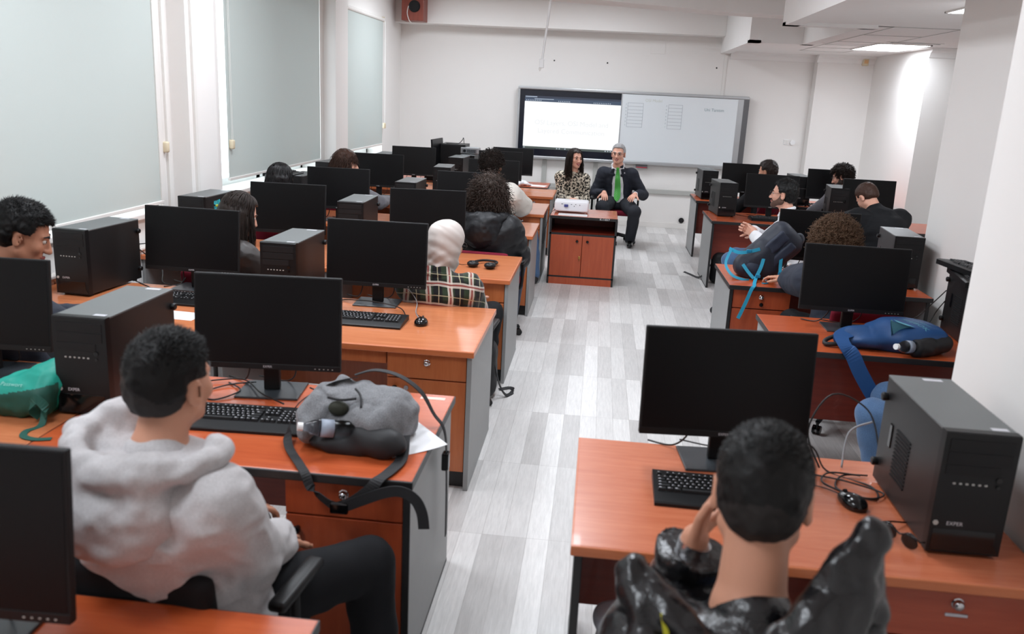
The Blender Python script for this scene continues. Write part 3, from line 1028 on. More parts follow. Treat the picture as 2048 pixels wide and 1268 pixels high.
def make_monitor():
    t = empty('monitor')
    w, h = 0.2875, 0.375
    T = MT((0, -0.033, 0.111)) @ Matrix.Rotation(R(-5), 4, 'X')
    MB().box((-w, 0.0, 0.0), (w, 0.022, h), 0.004, M=T).box((-0.2, 0.02, 0.06), (0.2, 0.05, h - 0.07), 0.012, M=T).build('housing', M_BLACK2, t)
    MB().box((-w + 0.007, -0.0012, 0.026), (w - 0.007, 0.001, h - 0.007), M=T).build('screen', M_SCREEN, t)
    MB().box((-w + 0.001, -0.002, 0.001), (w - 0.001, 0.001, 0.023), 0.001, M=T).build('chin', M_BLACK, t)
    text_mesh('maker_mark', 'EXPER', 0.0125, M_LABEL, t, T @ MT((0, -0.0026, 0.012)) @ RX)
    m = MB()
    for i in range(5): m.box((0.185 + 0.017 * i, -0.0026, 0.009), (0.190 + 0.017 * i, -0.002, 0.012), M=T)
    m.build('button', M_GREYTRIM, t)
    m = MB()
    m.box((-0.032, 0.015, 0.008), (0.032, 0.045, 0.30), 0.006).box((-0.05, 0.012, 0.22), (0.05, 0.05, 0.34), 0.006)
    m.build('stand_neck', M_BLACK, t)
    MB().box((-0.125, -0.075, 0.0), (0.125, 0.125, 0.009), 0.003).build('stand_base', plain('grey_black_stand', (52, 56, 60), 0.3) if 'grey_black_stand' not in bpy.data.materials else bpy.data.materials['grey_black_stand'], t)
    m = MB()
    m.tube([(-0.09, 0.03, 0.17), (-0.1, 0.06, 0.08), (-0.14, 0.12, 0.012), (-0.22, 0.17, 0.006)], 0.0035, 5, smooth=6)
    m.tube([(0.08, 0.03, 0.17), (0.085, 0.07, 0.07), (0.03, 0.13, 0.01), (-0.1, 0.19, 0.006)], 0.003, 5, smooth=6)
    m.build('cord', M_CABLE, t, smooth=True)
    return t


def make_tower():
    t = empty('computer_tower')
    w, d, h = 0.1, 0.25, 0.375
    MB().box((-w + 0.002, -d + 0.03, 0.012), (w - 0.002, d, h - 0.006), 0.003).build('chassis', M_CASE, t)
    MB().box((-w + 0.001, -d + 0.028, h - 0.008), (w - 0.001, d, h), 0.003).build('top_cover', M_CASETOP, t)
    f = MB()
    f.prism([(-d, 0.012), (-d, h - 0.004), (-d + 0.004, h), (-d + 0.032, h), (-d + 0.032, 0.012)], -w, w, 'x')
    f.build('front_panel', M_BLACK, t)
    f = MB()
    for z in (0.322, 0.285): f.box((-w + 0.014, -d - 0.002, z), (w - 0.014, -d + 0.001, z + 0.033), 0.001)
    f.box((-w + 0.014, -d - 0.002, 0.25), (w - 0.04, -d + 0.001, 0.28), 0.001)
    f.build('drive_bay', M_BLACK2, t)
    f = MB().box((-w + 0.01, -d - 0.0015, 0.018), (w - 0.02, -d + 0.001, 0.085), 0.001)
    f.prism([(w - 0.02, 0.018), (w - 0.005, 0.018), (w - 0.02, 0.045)], -d - 0.0015, -d + 0.001, 'y')
    f.build('kick_panel', M_GLOSSB, t)
    f = MB()
    for i in range(6): f.box((-0.06 + i * 0.017, -d - 0.002, 0.222), (-0.053 + i * 0.017, -d + 0.001, 0.227))
    f.build('port', M_GREYTRIM, t)
    f = MB().cyl((0.06, -d - 0.004, 0.243), (0.06, -d, 0.243), 0.008, n=14).cyl((0.06, -d - 0.004, 0.222), (0.06, -d, 0.222), 0.005, n=12)
    f.build('power_button', M_GLOSSB, t)
    text_mesh('maker_mark', 'EXPER', 0.016, M_LEGEND, t, MT((-0.035, -d - 0.002, 0.102)) @ RX)
    f = MB().prism([(-0.086 + 0.008 * math.cos(a * math.pi / 3), 0.102 + 0.008 * math.sin(a * math.pi / 3)) for a in range(6)], -d - 0.002, -d, 'y')
    f.build('emblem', M_GREYTRIM, t)
    f = MB()
    for j in range(13):
        z = 0.085 + j * 0.0125
        f.box((-w - 0.001, -0.02, z), (-w + 0.004, 0.10, z + 0.006))
    f.build('side_vent', M_BLACK2, t)
    MB().box((-w - 0.0015, 0.135, 0.16), (-w + 0.004, 0.16, 0.24), 0.004).build('side_latch', M_GLOSSB, t)
    for s in (-1, 1):
        for z in (0.075, 0.305):
            MB().lathe([(0.0, 0.02), (0.012, 0.019), (0.015, 0.014), (0.013, 0.0)], n=14, M=MT((s * (w - 0.003), d - 0.02, z)) @ Matrix.Rotation(R(90 * s), 4, 'Y')).build('thumb_screw', M_BLACK, t, smooth=True, angle=50)
    MB().box((w - 0.065, -d + 0.035, h), (w - 0.02, -d + 0.055, h + 0.0006)).build('asset_sticker', M_LABEL, t)
    MB().box((0.0, d - 0.04, h), (0.06, d - 0.018, h + 0.0006)).build('asset_sticker', M_LABEL, t)
    for x in (-0.075, 0.075):
        for y in (-d + 0.05, d - 0.04): MB().cyl((x, y, 0), (x, y, 0.014), 0.014, n=12).build('foot', M_BLACK2, t)
    return t


def make_keyboard():
    t = empty('keyboard')
    w = 0.228
    MB().prism([(0.0, 0.0), (0.0, 0.010), (0.006, 0.014), (0.062, 0.02), (0.205, 0.030), (0.215, 0.026), (0.215, 0.0)], -w, w, 'x').build('case', M_BLACK, t)
    m, g = MB(), MB()
    S = math.atan2(0.010, 0.143)
    def key(x, y, kw, kd=0.0155, mark=True):
        z = 0.02 + (y - 0.062) * math.tan(S)
        M = MT((x, y, z)) @ Matrix.Rotation(S, 4, 'X')
        a, b, q = kw / 2 - 0.0008, kd / 2, 0.0022
        vs, fs = m._new([(-a, -b, 0), (a, -b, 0), (a, b, 0), (-a, b, 0), (-a + q, -b + q, 0.009), (a - q, -b + q, 0.009), (a - q, b - q, 0.009), (-a + q, b - q, 0.009)],
                        [(4, 5, 6, 7), (0, 1, 5, 4), (1, 2, 6, 5), (2, 3, 7, 6), (3, 0, 4, 7)])
        bmesh.ops.transform(m.bm, matrix=M, verts=vs)
        if mark:
            n = 0.0045 if kw < 0.02 else 0.008
            vs, fs = g._new([(-a + q + 0.001, 0.0, 0.0093), (-a + q + 0.001 + n, 0.0, 0.0093), (-a + q + 0.001 + n, 0.0035, 0.0093), (-a + q + 0.001, 0.0035, 0.0093)], [(0, 1, 2, 3)])
            bmesh.ops.transform(g.bm, matrix=M, verts=vs)
    P = 0.0185
    rows = [[1.5, 1.25, 1.25, 6, 1.25, 1.25, 1, 1.5], [2.25] + [1] * 10 + [2.75], [1.75] + [1] * 11 + [2.25], [1.5] + [1] * 12 + [1.5], [1] * 13 + [2]]
    for j, row in enumerate(rows):
        x = -w + 0.012
        for u in row:
            key(x + u * P / 2, 0.074 + j * P, u * P, mark=u < 5)
            x += u * P
    x = -w + 0.012
    for i in range(13):
        if i in (1, 5, 9): x += P * 0.55
        key(x + P / 2, 0.074 + 5.35 * P, P)
        x += P
    x0 = -w + 0.012 + 15.35 * P
    for j, n in ((0, 3), (3, 3), (4, 3), (5.35, 3)):
        for i in range(n): key(x0 + (i + 0.5) * P, 0.074 + j * P, P)
    key(x0 + 1.5 * P, 0.074 + P, P)
    x0 += 3.35 * P
    for j in range(5):
        for i in range(4): key(x0 + (i + 0.5) * P, 0.074 + j * P, P)
    m.build('keycap', M_KEYC, t)
    g.build('key_legend', M_LEGEND, t)
    return t


def make_mouse():
    t = empty('computer_mouse')
    s = Soft(0.003)
    s.add(Ell((0, 0, 0.010), (0.031, 0.058, 0.026)), 0)
    s.add(Ell((0, -0.02, 0.012), (0.033, 0.036, 0.026)), 0.02)
    s.cut(Half((0, 0, 0.001), (0, 0, -1)), 0.003)
    soft_obj('shell', s, M_GLOSSB, t)
    MB().cyl((-0.004, 0.035, 0.03), (0.004, 0.035, 0.03), 0.008, n=14).build('scroll_wheel', M_BLACK2, t, smooth=True, angle=40)
    MB().tube([(0, 0.055, 0.01), (-0.01, 0.11, 0.004), (-0.06, 0.17, 0.004), (-0.075, 0.22, 0.003)], 0.0018, 5, smooth=5).build('cord', M_CABLE, t, smooth=True)
    return t


PROTO = {'m': make_monitor(), 't': make_tower(), 'k': make_keyboard(), 'o': make_mouse()}
USED = {}


def place(kind, x, y, z, rz, label, cat, group, drop=()):
    o = PROTO[kind] if kind not in USED else copy_tree(PROTO[kind])
    USED[kind] = True
    o.location = (x, y, z)
    o.rotation_euler = (0, 0, R(rz))
    return tag(o, label, cat, group)


def by_top(p, q):
    """middle and turn of a monitor from the two ends of its top edge"""
    return ((p[0] + q[0]) / 2, (p[1] + q[1]) / 2, math.degrees(math.atan2(q[1] - p[1], q[0] - p[0])))


MONS = [((-1.583, 1.452), (-1.009, 1.47), 'black monitor at the bottom left corner, cut off by the picture edge'),
        ((-1.529, 3.099), (-0.961, 3.157), 'large black monitor in front of the student in the light grey hoodie'),
        ((-2.716, 3.085), (-2.141, 3.119), 'black monitor at the left edge hiding the chest of the young man in profile'),
        ((-2.600, 4.723), (-2.051, 4.715), 'black monitor left of the girl with the turquoise flower clip'),
        ((-1.504, 4.669), (-0.925, 4.687), 'black monitor left of the woman in the white headscarf, mouse beside it'),
        ((-2.579, 6.208), (-2.026, 6.236), 'black monitor just right of the girl with the turquoise flower clip'),
        ((-1.550, 6.331), (-0.980, 6.420), 'black monitor left of the curly-haired student in the black puffer, above the headscarf'),
        ((-2.633, 7.647), (-2.085, 7.691), 'black monitor just below the brown-haired student'),
        ((-1.501, 7.990), (-0.930, 8.010), 'black monitor half hidden by the long curly hair, beside a sheen-topped tower'),
        ((-2.770, 9.613), (-2.210, 9.631), 'black monitor right of the brown-haired student, keyboard below it'),
        ((-1.462, 9.680), (-0.891, 9.696), 'black monitor behind the head of the student in the white jacket, its lower right'),
        ((-2.700, 11.140), (-2.135, 11.190), 'black monitor against the bare front wall, left of the equipment case'),
        ((-1.570, 11.215), (-0.996, 11.260), 'black monitor behind the student in the white jacket, second from the display'),
        ((-1.490, 12.100), (-0.918, 12.075), 'black monitor nearest the lit display, overlapping its lower left corner'),
        ((0.198, 2.784), (0.775, 2.833), 'large black monitor above the head of the student in the shiny puffer jacket'),
        ((1.186, 4.876), (1.763, 4.868), 'black monitor behind the blue sports bag'),
        ((1.371, 6.523), (1.940, 6.464), 'black monitor partly hidden by the navy backpack and the brown afro'),
        ((1.660, 9.845), (2.225, 9.825), 'black monitor in front of the glasses-wearing student in the white shirt'),
        ((1.605, 11.440), (2.175, 11.420), 'black monitor nearest the whiteboard on the right, head of dark hair before it'),
        ((2.720, 9.870), (3.285, 9.893), 'black monitor in front of the bending student in the black jacket'),
        ((2.640, 11.215), (3.210, 11.215), 'black monitor in the right front corner, curly head and glasses before it')]
for p, q, lb in MONS:
    x, y, a = by_top(p, q)
    place('m', x, y, DZ, a, lb, 'monitor', 'desktop monitors')
tag(MB().box((-0.15, -0.12, 0), (0.15, 0.14, 0.085), 0.004).build('monitor_riser', M_BLACK2, None, (-2.23, 11.80, DZ)), 'low black box under the monitor turned sideways', 'riser')
place('m', -2.23, 11.80, DZ + 0.086, 86, 'monitor turned sideways showing its thin edge beside the equipment case', 'monitor', 'desktop monitors')

TOW = [(-1.79, 2.99, 0, 'black computer tower beside the student in the light grey hoodie'),
       (-2.85, 4.62, -4, 'black computer tower in front of the young man in profile at the left'),
       (-1.69, 4.645, 0, 'black computer tower below the girl with the turquoise flower clip'),
       (-2.93, 6.205, -2, 'black computer tower under the gap between the two near blinds'),
       (-1.83, 6.46, 2, 'black computer tower with a stickered sheen-grey top beside the sleek black-haired student'),
       (-1.765, 8.045, 0, 'black computer tower whose top is left of the half hidden monitor'),
       (-2.83, 8.02, -4, 'black computer tower by the window with a keyboard lying on top'),
       (-3.04, 9.62, -2, 'black computer tower behind the brown-haired student by the pillar'),
       (-1.77, 9.83, 4, 'black computer tower in front of the equipment case, lower of two sheen-grey tops'),
       (-2.83, 11.32, 4, 'black computer tower whose top shows between two monitors under the far blind'),
       (-1.855, 11.41, -2, 'black computer tower just in front of the equipment case, higher sheen-grey top'),
       (-1.80, 11.98, 0, 'black computer tower with a small grey projector on top'),
       (1.102, 2.545, 0, 'large black computer tower on the pear-coloured desk against the white pillar'),
       (2.135, 4.79, -3, 'black computer tower half hidden by the pillar, with keyboards stacked on top'),
       (2.235, 6.44, -5, 'black computer tower right of the brown afro, against the white wall'),
       (1.435, 9.95, 5, 'slim black computer tower with side vents at the aisle end of the second right desk'),
       (1.44, 11.62, 3, 'black computer tower at the aisle end of the front right desk'),
       (2.72, 10.08, -7, 'glossy black computer tower left of the bending student'),
       (2.60, 11.51, 2, 'black computer tower behind the head of the student in the white shirt')]
for x, y, a, lb in TOW: place('t', x, y, DZ, a, lb, 'computer tower', 'black computer towers')

KEYS = [(-1.215, 2.71, DZ, 3, 'black keyboard in front of the hooded student, beside the grey backpack'),
        (-2.40, 2.76, DZ, 0, 'black keyboard at the left edge beside the teal bag'),
        (-1.19, 4.18, DZ, 0, 'black keyboard beside the mouse on the beech desk'),
        (-2.33, 4.33, DZ, -2, 'black keyboard above the sheet of paper by the window desk'),
        (-2.36, 9.28, DZ, 0, 'small black keyboard right of the brown-haired student'),
        (0.475, 2.44, DZ, -1, 'black keyboard partly hidden by the head of the student in the shiny puffer'),
        (1.93, 9.50, DZ, 2, 'black keyboard in front of the student in the white shirt'),
        (1.95, 11.22, DZ, 0, 'black keyboard on the front right desk nearest the whiteboard'),
        (2.95, 11.22, DZ, 0, 'black keyboard on the right front corner desk'),
        (-2.82, 7.80, DZ + 0.376, 88, 'black keyboard lying on the tower by the window'),
        (2.13, 4.60, DZ + 0.376, 80, 'black keyboard lying on the tower half hidden by the pillar, lower of two'),
        (2.15, 4.70, DZ + 0.412, 97, 'black keyboard on the tower half hidden by the pillar, upper of two')]
for x, y, z, a, lb in KEYS: place('k', x, y, z, a, lb, 'keyboard', 'black keyboards')
MICE = [(-0.878, 4.325, 0, 'black mouse on the beech desk right of the keyboard'),
        (0.875, 2.575, 22, 'black mouse on the pear-coloured desk left of the big tower'),
        (-0.86, 7.62, 0, 'black mouse beside the white sleeve on the beech desk'),
        (-0.86, 9.12, 0, 'black mouse right of the monitor behind the white jacket')]
for x, y, a, lb in MICE: place('o', x, y, DZ, a, lb, 'mouse', 'computer mice')


def cable(pts, label, r=0.0032, mat=None, group='loose cables', n=6):
    P = [Vector(p) for p in pts]
    o = Vector(P[0])
    ob = MB().tube([p - o for p in P], r, n, smooth=7).build('cable', mat or M_CABLE, None, tuple(o), smooth=True)
    return tag(ob, label, 'cable', group)


Z = DZ + 0.004
cable([(-1.72, 3.24, 0.90), (-1.70, 3.30, 0.82), (-1.66, 3.22, Z), (-1.55, 3.18, Z + 0.006), (-1.40, 3.22, Z + 0.012), (-1.25, 3.05, Z + 0.022), (-1.12, 2.94, Z + 0.03)], 'black cable lying over the base of the monitor before the hooded student')
cable([(-1.45, 3.20, Z), (-1.36, 3.10, Z + 0.008), (-1.42, 3.00, Z), (-1.50, 3.05, Z), (-1.44, 3.16, Z + 0.004), (-1.33, 3.19, Z + 0.016)], 'looped black cable beside the monitor base before the hooded student')
cable([(-1.10, 3.18, Z + 0.014), (-0.99, 3.13, Z), (-0.93, 3.06, Z), (-0.90, 2.98, Z)], 'thin black cable ending under the grey backpack')
cable([(-1.52, 4.60, Z + 0.004), (-1.42, 4.70, Z + 0.003), (-1.33, 4.64, Z + 0.022), (-1.20, 4.60, Z + 0.03), (-1.05, 4.55, Z + 0.018), (-0.99, 4.44, Z)], 'black cable crossing the monitor base beside the headscarf')
cable([(-1.50, 4.55, Z), (-1.44, 4.62, Z + 0.006), (-1.38, 4.52, Z), (-1.46, 4.46, Z)], 'short loop of black cable left of the second row monitor base')
cable([(-1.14, 4.73, Z + 0.10), (-1.06, 4.78, 0.82), (-0.99, 4.72, Z + 0.02), (-0.96, 4.56, Z), (-0.92, 4.44, Z)], 'grey cable rising behind the monitor beside the mouse', 0.0028, M_GCABLE)
cable([(-2.74, 4.86, 0.93), (-2.66, 4.96, 0.80), (-2.58, 4.82, Z + 0.004), (-2.50, 4.77, Z)], 'black cable dropping from the tower by the radiator')
cable([(-2.74, 4.87, 0.96), (-2.62, 4.92, 0.96), (-2.48, 4.95, 0.88), (-2.46, 4.84, Z + 0.006), (-2.52, 4.72, Z)], 'second black cable looping before the white radiator')
cable([(-2.74, 4.80, Z), (-2.64, 4.72, Z), (-2.58, 4.66, Z), (-2.62, 4.58, Z)], 'black cable curling on the beech desk by the radiator')
cable([(0.62, 2.90, 0.86), (0.80, 2.86, 0.82), (0.86, 2.82, Z), (0.98, 2.72, Z), (0.96, 2.62, Z), (0.86, 2.68, Z), (0.90, 2.78, Z + 0.004), (0.99, 2.80, Z + 0.004)], 'black cable coiled beside the big tower on the pear-coloured desk')
cable([(0.80, 2.78, Z), (0.90, 2.73, Z + 0.007), (1.0, 2.66, Z + 0.006), (0.93, 2.61, Z + 0.007), (0.82, 2.70, Z + 0.006), (0.86, 2.79, Z + 0.007), (0.96, 2.78, Z + 0.01)], 'second coil of black cable left of the big tower')
cable([(0.84, 2.84, Z), (0.80, 2.90, 0.86), (0.88, 2.95, 0.98), (1.0, 2.93, 0.94), (1.03, 2.86, 0.84), (1.02, 2.83, 0.78)], 'black cable arching up behind the big tower')
cable([(0.92, 2.86, Z), (0.95, 2.93, 0.85), (1.02, 2.92, 0.90)], 'grey cable arching beside the big tower', 0.0035, M_GCABLE)
cable([(2.04, 5.02, 0.98), (2.0, 5.06, 0.9), (1.94, 5.1, 0.80), (1.82, 5.06, Z), (1.7, 5.04, Z)], 'black cable hanging from the pillar-side tower to the blue bag')
cable([(2.05, 5.03, 0.92), (2.03, 5.08, 0.84), (1.98, 5.06, Z + 0.004), (1.9, 4.98, Z), (1.84, 5.04, Z)], 'second black cable behind the blue bag')
cable([(-0.405, 9.3, 0.80), (-0.44, 9.18, 0.765), (-0.47, 9.12, 0.74), (-0.51, 9.06, 0.62), (-0.52, 9.02, 0.48), (-0.535, 9.0, 0.42)], 'black cable from the white projector hanging over the cabinet edge')
cable([(1.60, 9.95, Z), (1.68, 9.80, Z + 0.004), (1.74, 9.72, Z), (1.80, 9.82, Z)], 'black cable between the slim vented tower and its keyboard')
# small things on the desks
t = tag(empty('projector', (-0.26, 9.20, 0.735)), 'white projector on the red cabinet in the aisle', 'projector')
M_PROJ = plain('projector_white', (238, 238, 242), 0.4, var=0.01)
MB().box((-0.185, 0.0, 0.018), (0.185, 0.29, 0.125), 0.02, seg=4).build('housing', M_PROJ, t, smooth=True, angle=50)
m = MB()
for x, z, a, b in ((-0.10, 0.10, 0.02, 0.006), (-0.05, 0.085, 0.03, 0.016), (0.0, 0.098, 0.012, 0.005), (0.045, 0.1, 0.012, 0.005), (0.03, 0.08, 0.008, 0.008), (0.09, 0.095, 0.006, 0.012)): m.box((x - a / 2, -0.002, z - b / 2), (x + a / 2, 0.004, z + b / 2))
m.build('socket', M_BLACK2, t)
MB().box((-0.078, -0.03, 0.072), (-0.035, 0.0, 0.098), 0.004).build('video_plug', plain('blue_plug', (64, 66, 132), 0.5), t)
for x in (-0.15, 0.15): MB().cyl((x, 0.05, 0), (x, 0.05, 0.02), 0.012, n=12).cyl((x, 0.24, 0), (x, 0.24, 0.02), 0.012, n=12).build('foot', M_GREYTRIM, t)
tag(MB().box((-0.15, -0.06, 0), (0.16, 0.10, 0.004)).build('papers', M_PAPER, None, (-0.24, 9.08, 0.735)), 'thin white papers under the front of the projector', 'papers')
t = tag(empty('small_projector', (-1.79, 11.86, DZ + 0.376)), 'small grey projector on a tower near the front wall, sockets facing the room', 'projector')
MB().box((-0.125, 0, 0.008), (0.125, 0.22, 0.09), 0.008).build('housing', plain('projector_grey', (150, 152, 154), 0.45), t)
MB().box((-0.105, -0.003, 0.02), (0.10, 0.003, 0.07), 0.002).build('socket_plate', plain('socket_plate_grey', (112, 114, 118), 0.4), t)
m = MB().cyl((-0.07, -0.006, 0.045), (-0.07, 0, 0.045), 0.02, n=16)
for i in range(5): m.box((-0.03 + i * 0.024, -0.006, 0.05), (-0.014 + i * 0.024, 0, 0.062)).box((-0.03 + i * 0.024, -0.006, 0.028), (-0.014 + i * 0.024, 0, 0.04))
m.build('socket', M_BLACK2, t)
for x in (-0.1, 0.1): MB().cyl((x, 0.11, 0), (x, 0.11, 0.01), 0.012, n=12).build('foot', M_BLACK2, t)
t = tag(empty('equipment_case', (-2.03, 11.9, DZ)), 'big black equipment case with a coiled lead on top, near the front wall', 'equipment case')
MB().box((-0.175, 0, 0.01), (0.175, 0.4, 0.50), 0.006).build('case', M_CASE, t)
MB().box((-0.16, -0.006, 0.02), (0.16, 0.0, 0.485), 0.003).build('front_panel', M_BLACK, t)
MB().tube([(-0.10, 0.05, 0.506), (-0.02, 0.03, 0.51), (0.07, 0.05, 0.512), (0.12, 0.06, 0.56), (0.135, 0.06, 0.59), (0.145, 0.06, 0.51)], 0.005, 6, smooth=5).build('lead', M_CABLE, t, smooth=True)
for x in (-0.14, 0.14):
    MB().cyl((x, 0.05, 0), (x, 0.05, 0.012), 0.015, n=12).cyl((x, 0.35, 0), (x, 0.35, 0.012), 0.015, n=12).build('foot', M_BLACK2, t)


def sheet(x, y, z, w, d, a, label, curl=0.0):
    m = MB()
    n = 6
    pts = [(-w / 2 + w * i / n, 0.0006 + curl * (i / n) ** 3) for i in range(n + 1)]
    m.prism(pts + [(p[0], p[1] + 0.0006) for p in pts[::-1]], -d / 2, d / 2, 'y')
    o = m.build('paper_sheet', M_PAPER, None, (x, y, z))
    o.rotation_euler = (0, 0, R(a))
    return tag(o, label, 'paper', 'loose paper sheets')


sheet(-2.13, 4.14, DZ, 0.21, 0.15, -4, 'white paper sheet in front of the keyboard on the window-side beech desk')
sheet(-0.63, 2.80, DZ, 0.21, 0.297, 38, 'white paper sheet sticking out from under the grey backpack', 0.01)
sheet(-0.85, 11.86, DZ, 0.21, 0.297, 80, 'white paper sheet on the dark red desk beside the seated woman')
s = Soft(0.008)
s.add(Ell((0, 0, 0.03), (0.12, 0.08, 0.035)), 0).add(Ell((0.08, 0.02, 0.02), (0.08, 0.06, 0.022)), 0.02)
s.fold(lambda P: 0.018 * vnoise(P * 28)).cut(Half((0, 0, 0.0), (0, 0, -1)), 0.002)
o = soft_obj('plastic_bag', s, plain('white_film', (226, 228, 232), 0.3))
o.location = (-1.06, 11.75, DZ)
tag(o, 'crumpled white plastic bag on the dark red desk beside the woman', 'plastic bag')
tag(MB().box((-0.05, -0.014, 0), (0.05, 0.014, 0.0008)).build('asset_sticker', plain('pale_tape', (226, 196, 184), 0.5), None, (-0.60, 3.22, DZ)), 'pale sticker on the far corner of the red desk with the grey backpack', 'sticker')
# sunglasses on the pear desk
t = tag(empty('sunglasses', (0.945, 2.345, DZ), R(-55)), 'dark sunglasses lying beside the big tower on the pear-coloured desk', 'glasses')
for sx in (-1, 1):
    s = Soft(0.003)
    s.add(Ell((sx * 0.035, 0, 0.024), (0.029, 0.004, 0.023)), 0)
    soft_obj('lens', s, M_GLOSSB, t)
    MB().tube([(sx * 0.066, 0, 0.036), (sx * 0.068, 0.05, 0.026), (sx * 0.066, 0.12, 0.008), (sx * 0.064, 0.145, 0.004)], 0.0028, 6, smooth=4).build('temple', M_GLOSSB, t, smooth=True)
MB().tube([(-0.066, 0, 0.036), (-0.035, 0, 0.048), (-0.008, 0, 0.034), (0.008, 0, 0.034), (0.035, 0, 0.048), (0.066, 0, 0.036)], 0.0028, 6, smooth=4).build('frame', M_GLOSSB, t, smooth=True)
# headphones on the third beech desk
t = tag(empty('headphones', (-0.78, 5.93, DZ), R(-12)), 'black over-ear headphones lying on the beech desk behind the plaid shirt', 'headphones')
for sx in (-1, 1):
    s = Soft(0.004)
    s.add(Ell((sx * 0.065, 0.0, 0.024), (0.042, 0.048, 0.024)), 0).sub(Ell((sx * 0.065, 0, 0.052), (0.022, 0.028, 0.02)), 0.006)
    soft_obj('ear_cup', s, M_BLACK, t)
MB().tube([(-0.07, 0.04, 0.03), (-0.075, 0.12, 0.022), (-0.04, 0.185, 0.02), (0.04, 0.185, 0.02), (0.075, 0.12, 0.022), (0.07, 0.04, 0.03)], 0.009, 8, smooth=5).build('headband', M_BLACK2, t, smooth=True)
MB().tube([(-0.09, -0.02, 0.02), (-0.16, 0.02, 0.004), (-0.22, 0.06, 0.003), (-0.27, 0.03, 0.003)], 0.002, 5, smooth=5).build('cord', M_CABLE, t, smooth=True)


# ------------------------------------------------------------------ bags and bottles
def melange(name, a, b, scale=260, bump=0.25, rough=0.9):
    k = NT(name)
    v = k.coords()
    f = k.noise(v, scale, 3, 0.6)
    g = k.noise(v, 9, 2)
    h = k.math('ADD', k.math('MULTIPLY', f, 0.75), k.math('MULTIPLY', g, 0.25))
    mr = k.n('ShaderNodeMapRange')
    mr.inputs[1].default_value, mr.inputs[2].default_value = 0.35, 0.65
    k.l(h, mr.inputs[0])
    k.set(k.mix(mr.outputs[0], lin(a), lin(b)), rough, spec=0.25, sheen=0.15)
    k.bump(f, bump, 0.0008)
    return k.m


M_GREYBAG = melange('grey_melange_nylon', (98, 99, 102), (140, 141, 144))
M_BLKNYL = plain('black_nylon', (24, 24, 27), 0.6, var=0.12, bump=0.1, bscale=500)
M_STRAP = plain('black_webbing', (26, 26, 29), 0.7, var=0.1, bump=0.2, bscale=500)
M_CLEARPET = clear('clear_bottle_plastic', (225, 232, 240), 0.05, 1.25)
M_TEAL = plain('teal_nylon', (16, 156, 138), 0.55, var=0.08, bump=0.1, bscale=300)
M_DGREEN = plain('dark_green_nylon', (14, 78, 66), 0.6, var=0.1, bump=0.1, bscale=300)
M_BLUEBAG = plain('blue_nylon', (20, 66, 116), 0.55, var=0.08, bump=0.1, bscale=300)
M_BLUESTRAP = plain('blue_webbing', (24, 74, 130), 0.65, var=0.08)
M_PALEPRINT = plain('pale_blue_print', (88, 150, 168), 0.6)
M_NAVY = plain('navy_ripstop', (27, 33, 47), 0.6, var=0.1, bump=0.12, bscale=400)
M_NAVY2 = plain('navy_padding', (36, 44, 62), 0.65, var=0.1, bump=0.15, bscale=300)
M_CYAN = plain('cyan_webbing', (34, 150, 184), 0.6, var=0.08)


def bottle(loc, rot, label, r=0.032, h=0.21, capmat=None):
    t = tag(empty('water_bottle', loc), label, 'bottle')
    t.rotation_euler = rot
    pr = [(0.0, 0.0), (r * 0.8, 0.0), (r, 0.01), (r, h * 0.3), (r * 0.93, h * 0.36), (r, h * 0.42), (r, h * 0.66), (r * 0.8, h * 0.78), (r * 0.42, h * 0.9), (r * 0.40, h * 0.95)]
    MB().lathe(pr, n=24).build('body', M_CLEARPET, t, smooth=True, angle=50)
    MB().cyl((0, 0, h * 0.93), (0, 0, h * 1.02), r * 0.48, n=18).build('cap', capmat or M_WPLAST, t, smooth=True, angle=40)
    MB().lathe([(r * 1.01, h * 0.42), (r * 1.012, h * 0.64)], n=24).build('label', plain('bottle_label', (150, 160, 175), 0.5) if 'bottle_label' not in bpy.data.materials else bpy.data.materials['bottle_label'], t, smooth=True)
    return t


# grey backpack
o = Vector((-0.79, 2.75, DZ))
L = lambda *p: Vector(p) - o
t = tag(empty('backpack', tuple(o)), 'grey melange backpack with black straps lying on the red desk', 'backpack')
s = Soft(0.006)
s.add(RBox((0.045, 0.03, 0.075), (0.145, 0.14, 0.075), 0.06, rot3(-20)), 0)
s.add(Ell((-0.115, 0.04, 0.085), (0.075, 0.15, 0.085), rot3(-10)), 0.05)
s.add(Ell((0.04, 0.07, 0.12), (0.13, 0.10, 0.055)), 0.05)
s.add(Cap((-0.14, -0.09, 0.06), (-0.07, 0.13, 0.16), 0.042, 0.034), 0.03)
s.sub(Cap((-0.14, 0.02, 0.175), (-0.07, -0.05, 0.155), 0.016), 0.02)
s.sub(Ell((-0.04, -0.075, 0.145), (0.042, 0.03, 0.03)), 0.015)
s.fold(lambda P: 0.013 * vnoise(P * np.array([22, 14, 16]) + 3.1) + 0.003 * vnoise(P * 42))
s.cut(Half((0, 0, 0.001), (0, 0, -1)), 0.006)
soft_obj('body', s, M_GREYBAG, t)
s = Soft(0.006)
s.add(Ell((0.06, -0.085, 0.045), (0.16, 0.055, 0.055), rot3(-24)), 0).add(Ell((0.12, -0.10, 0.04), (0.075, 0.06, 0.045)), 0.05).add(Ell((-0.03, -0.10, 0.03), (0.10, 0.05, 0.035), rot3(10)), 0.05)
s.fold(lambda P: 0.009 * vnoise(P * 22)).cut(Half((0, 0, 0.001), (0, 0, -1)), 0.004)
soft_obj('mesh_pocket', s, M_BLKNYL, t)
s = Soft(0.005)
s.add(Ell((-0.04, -0.06, 0.135), (0.036, 0.026, 0.026)), 0)
soft_obj('pocket_lining', s, plain('dark_olive_lining', (38, 40, 28), 0.8), t)
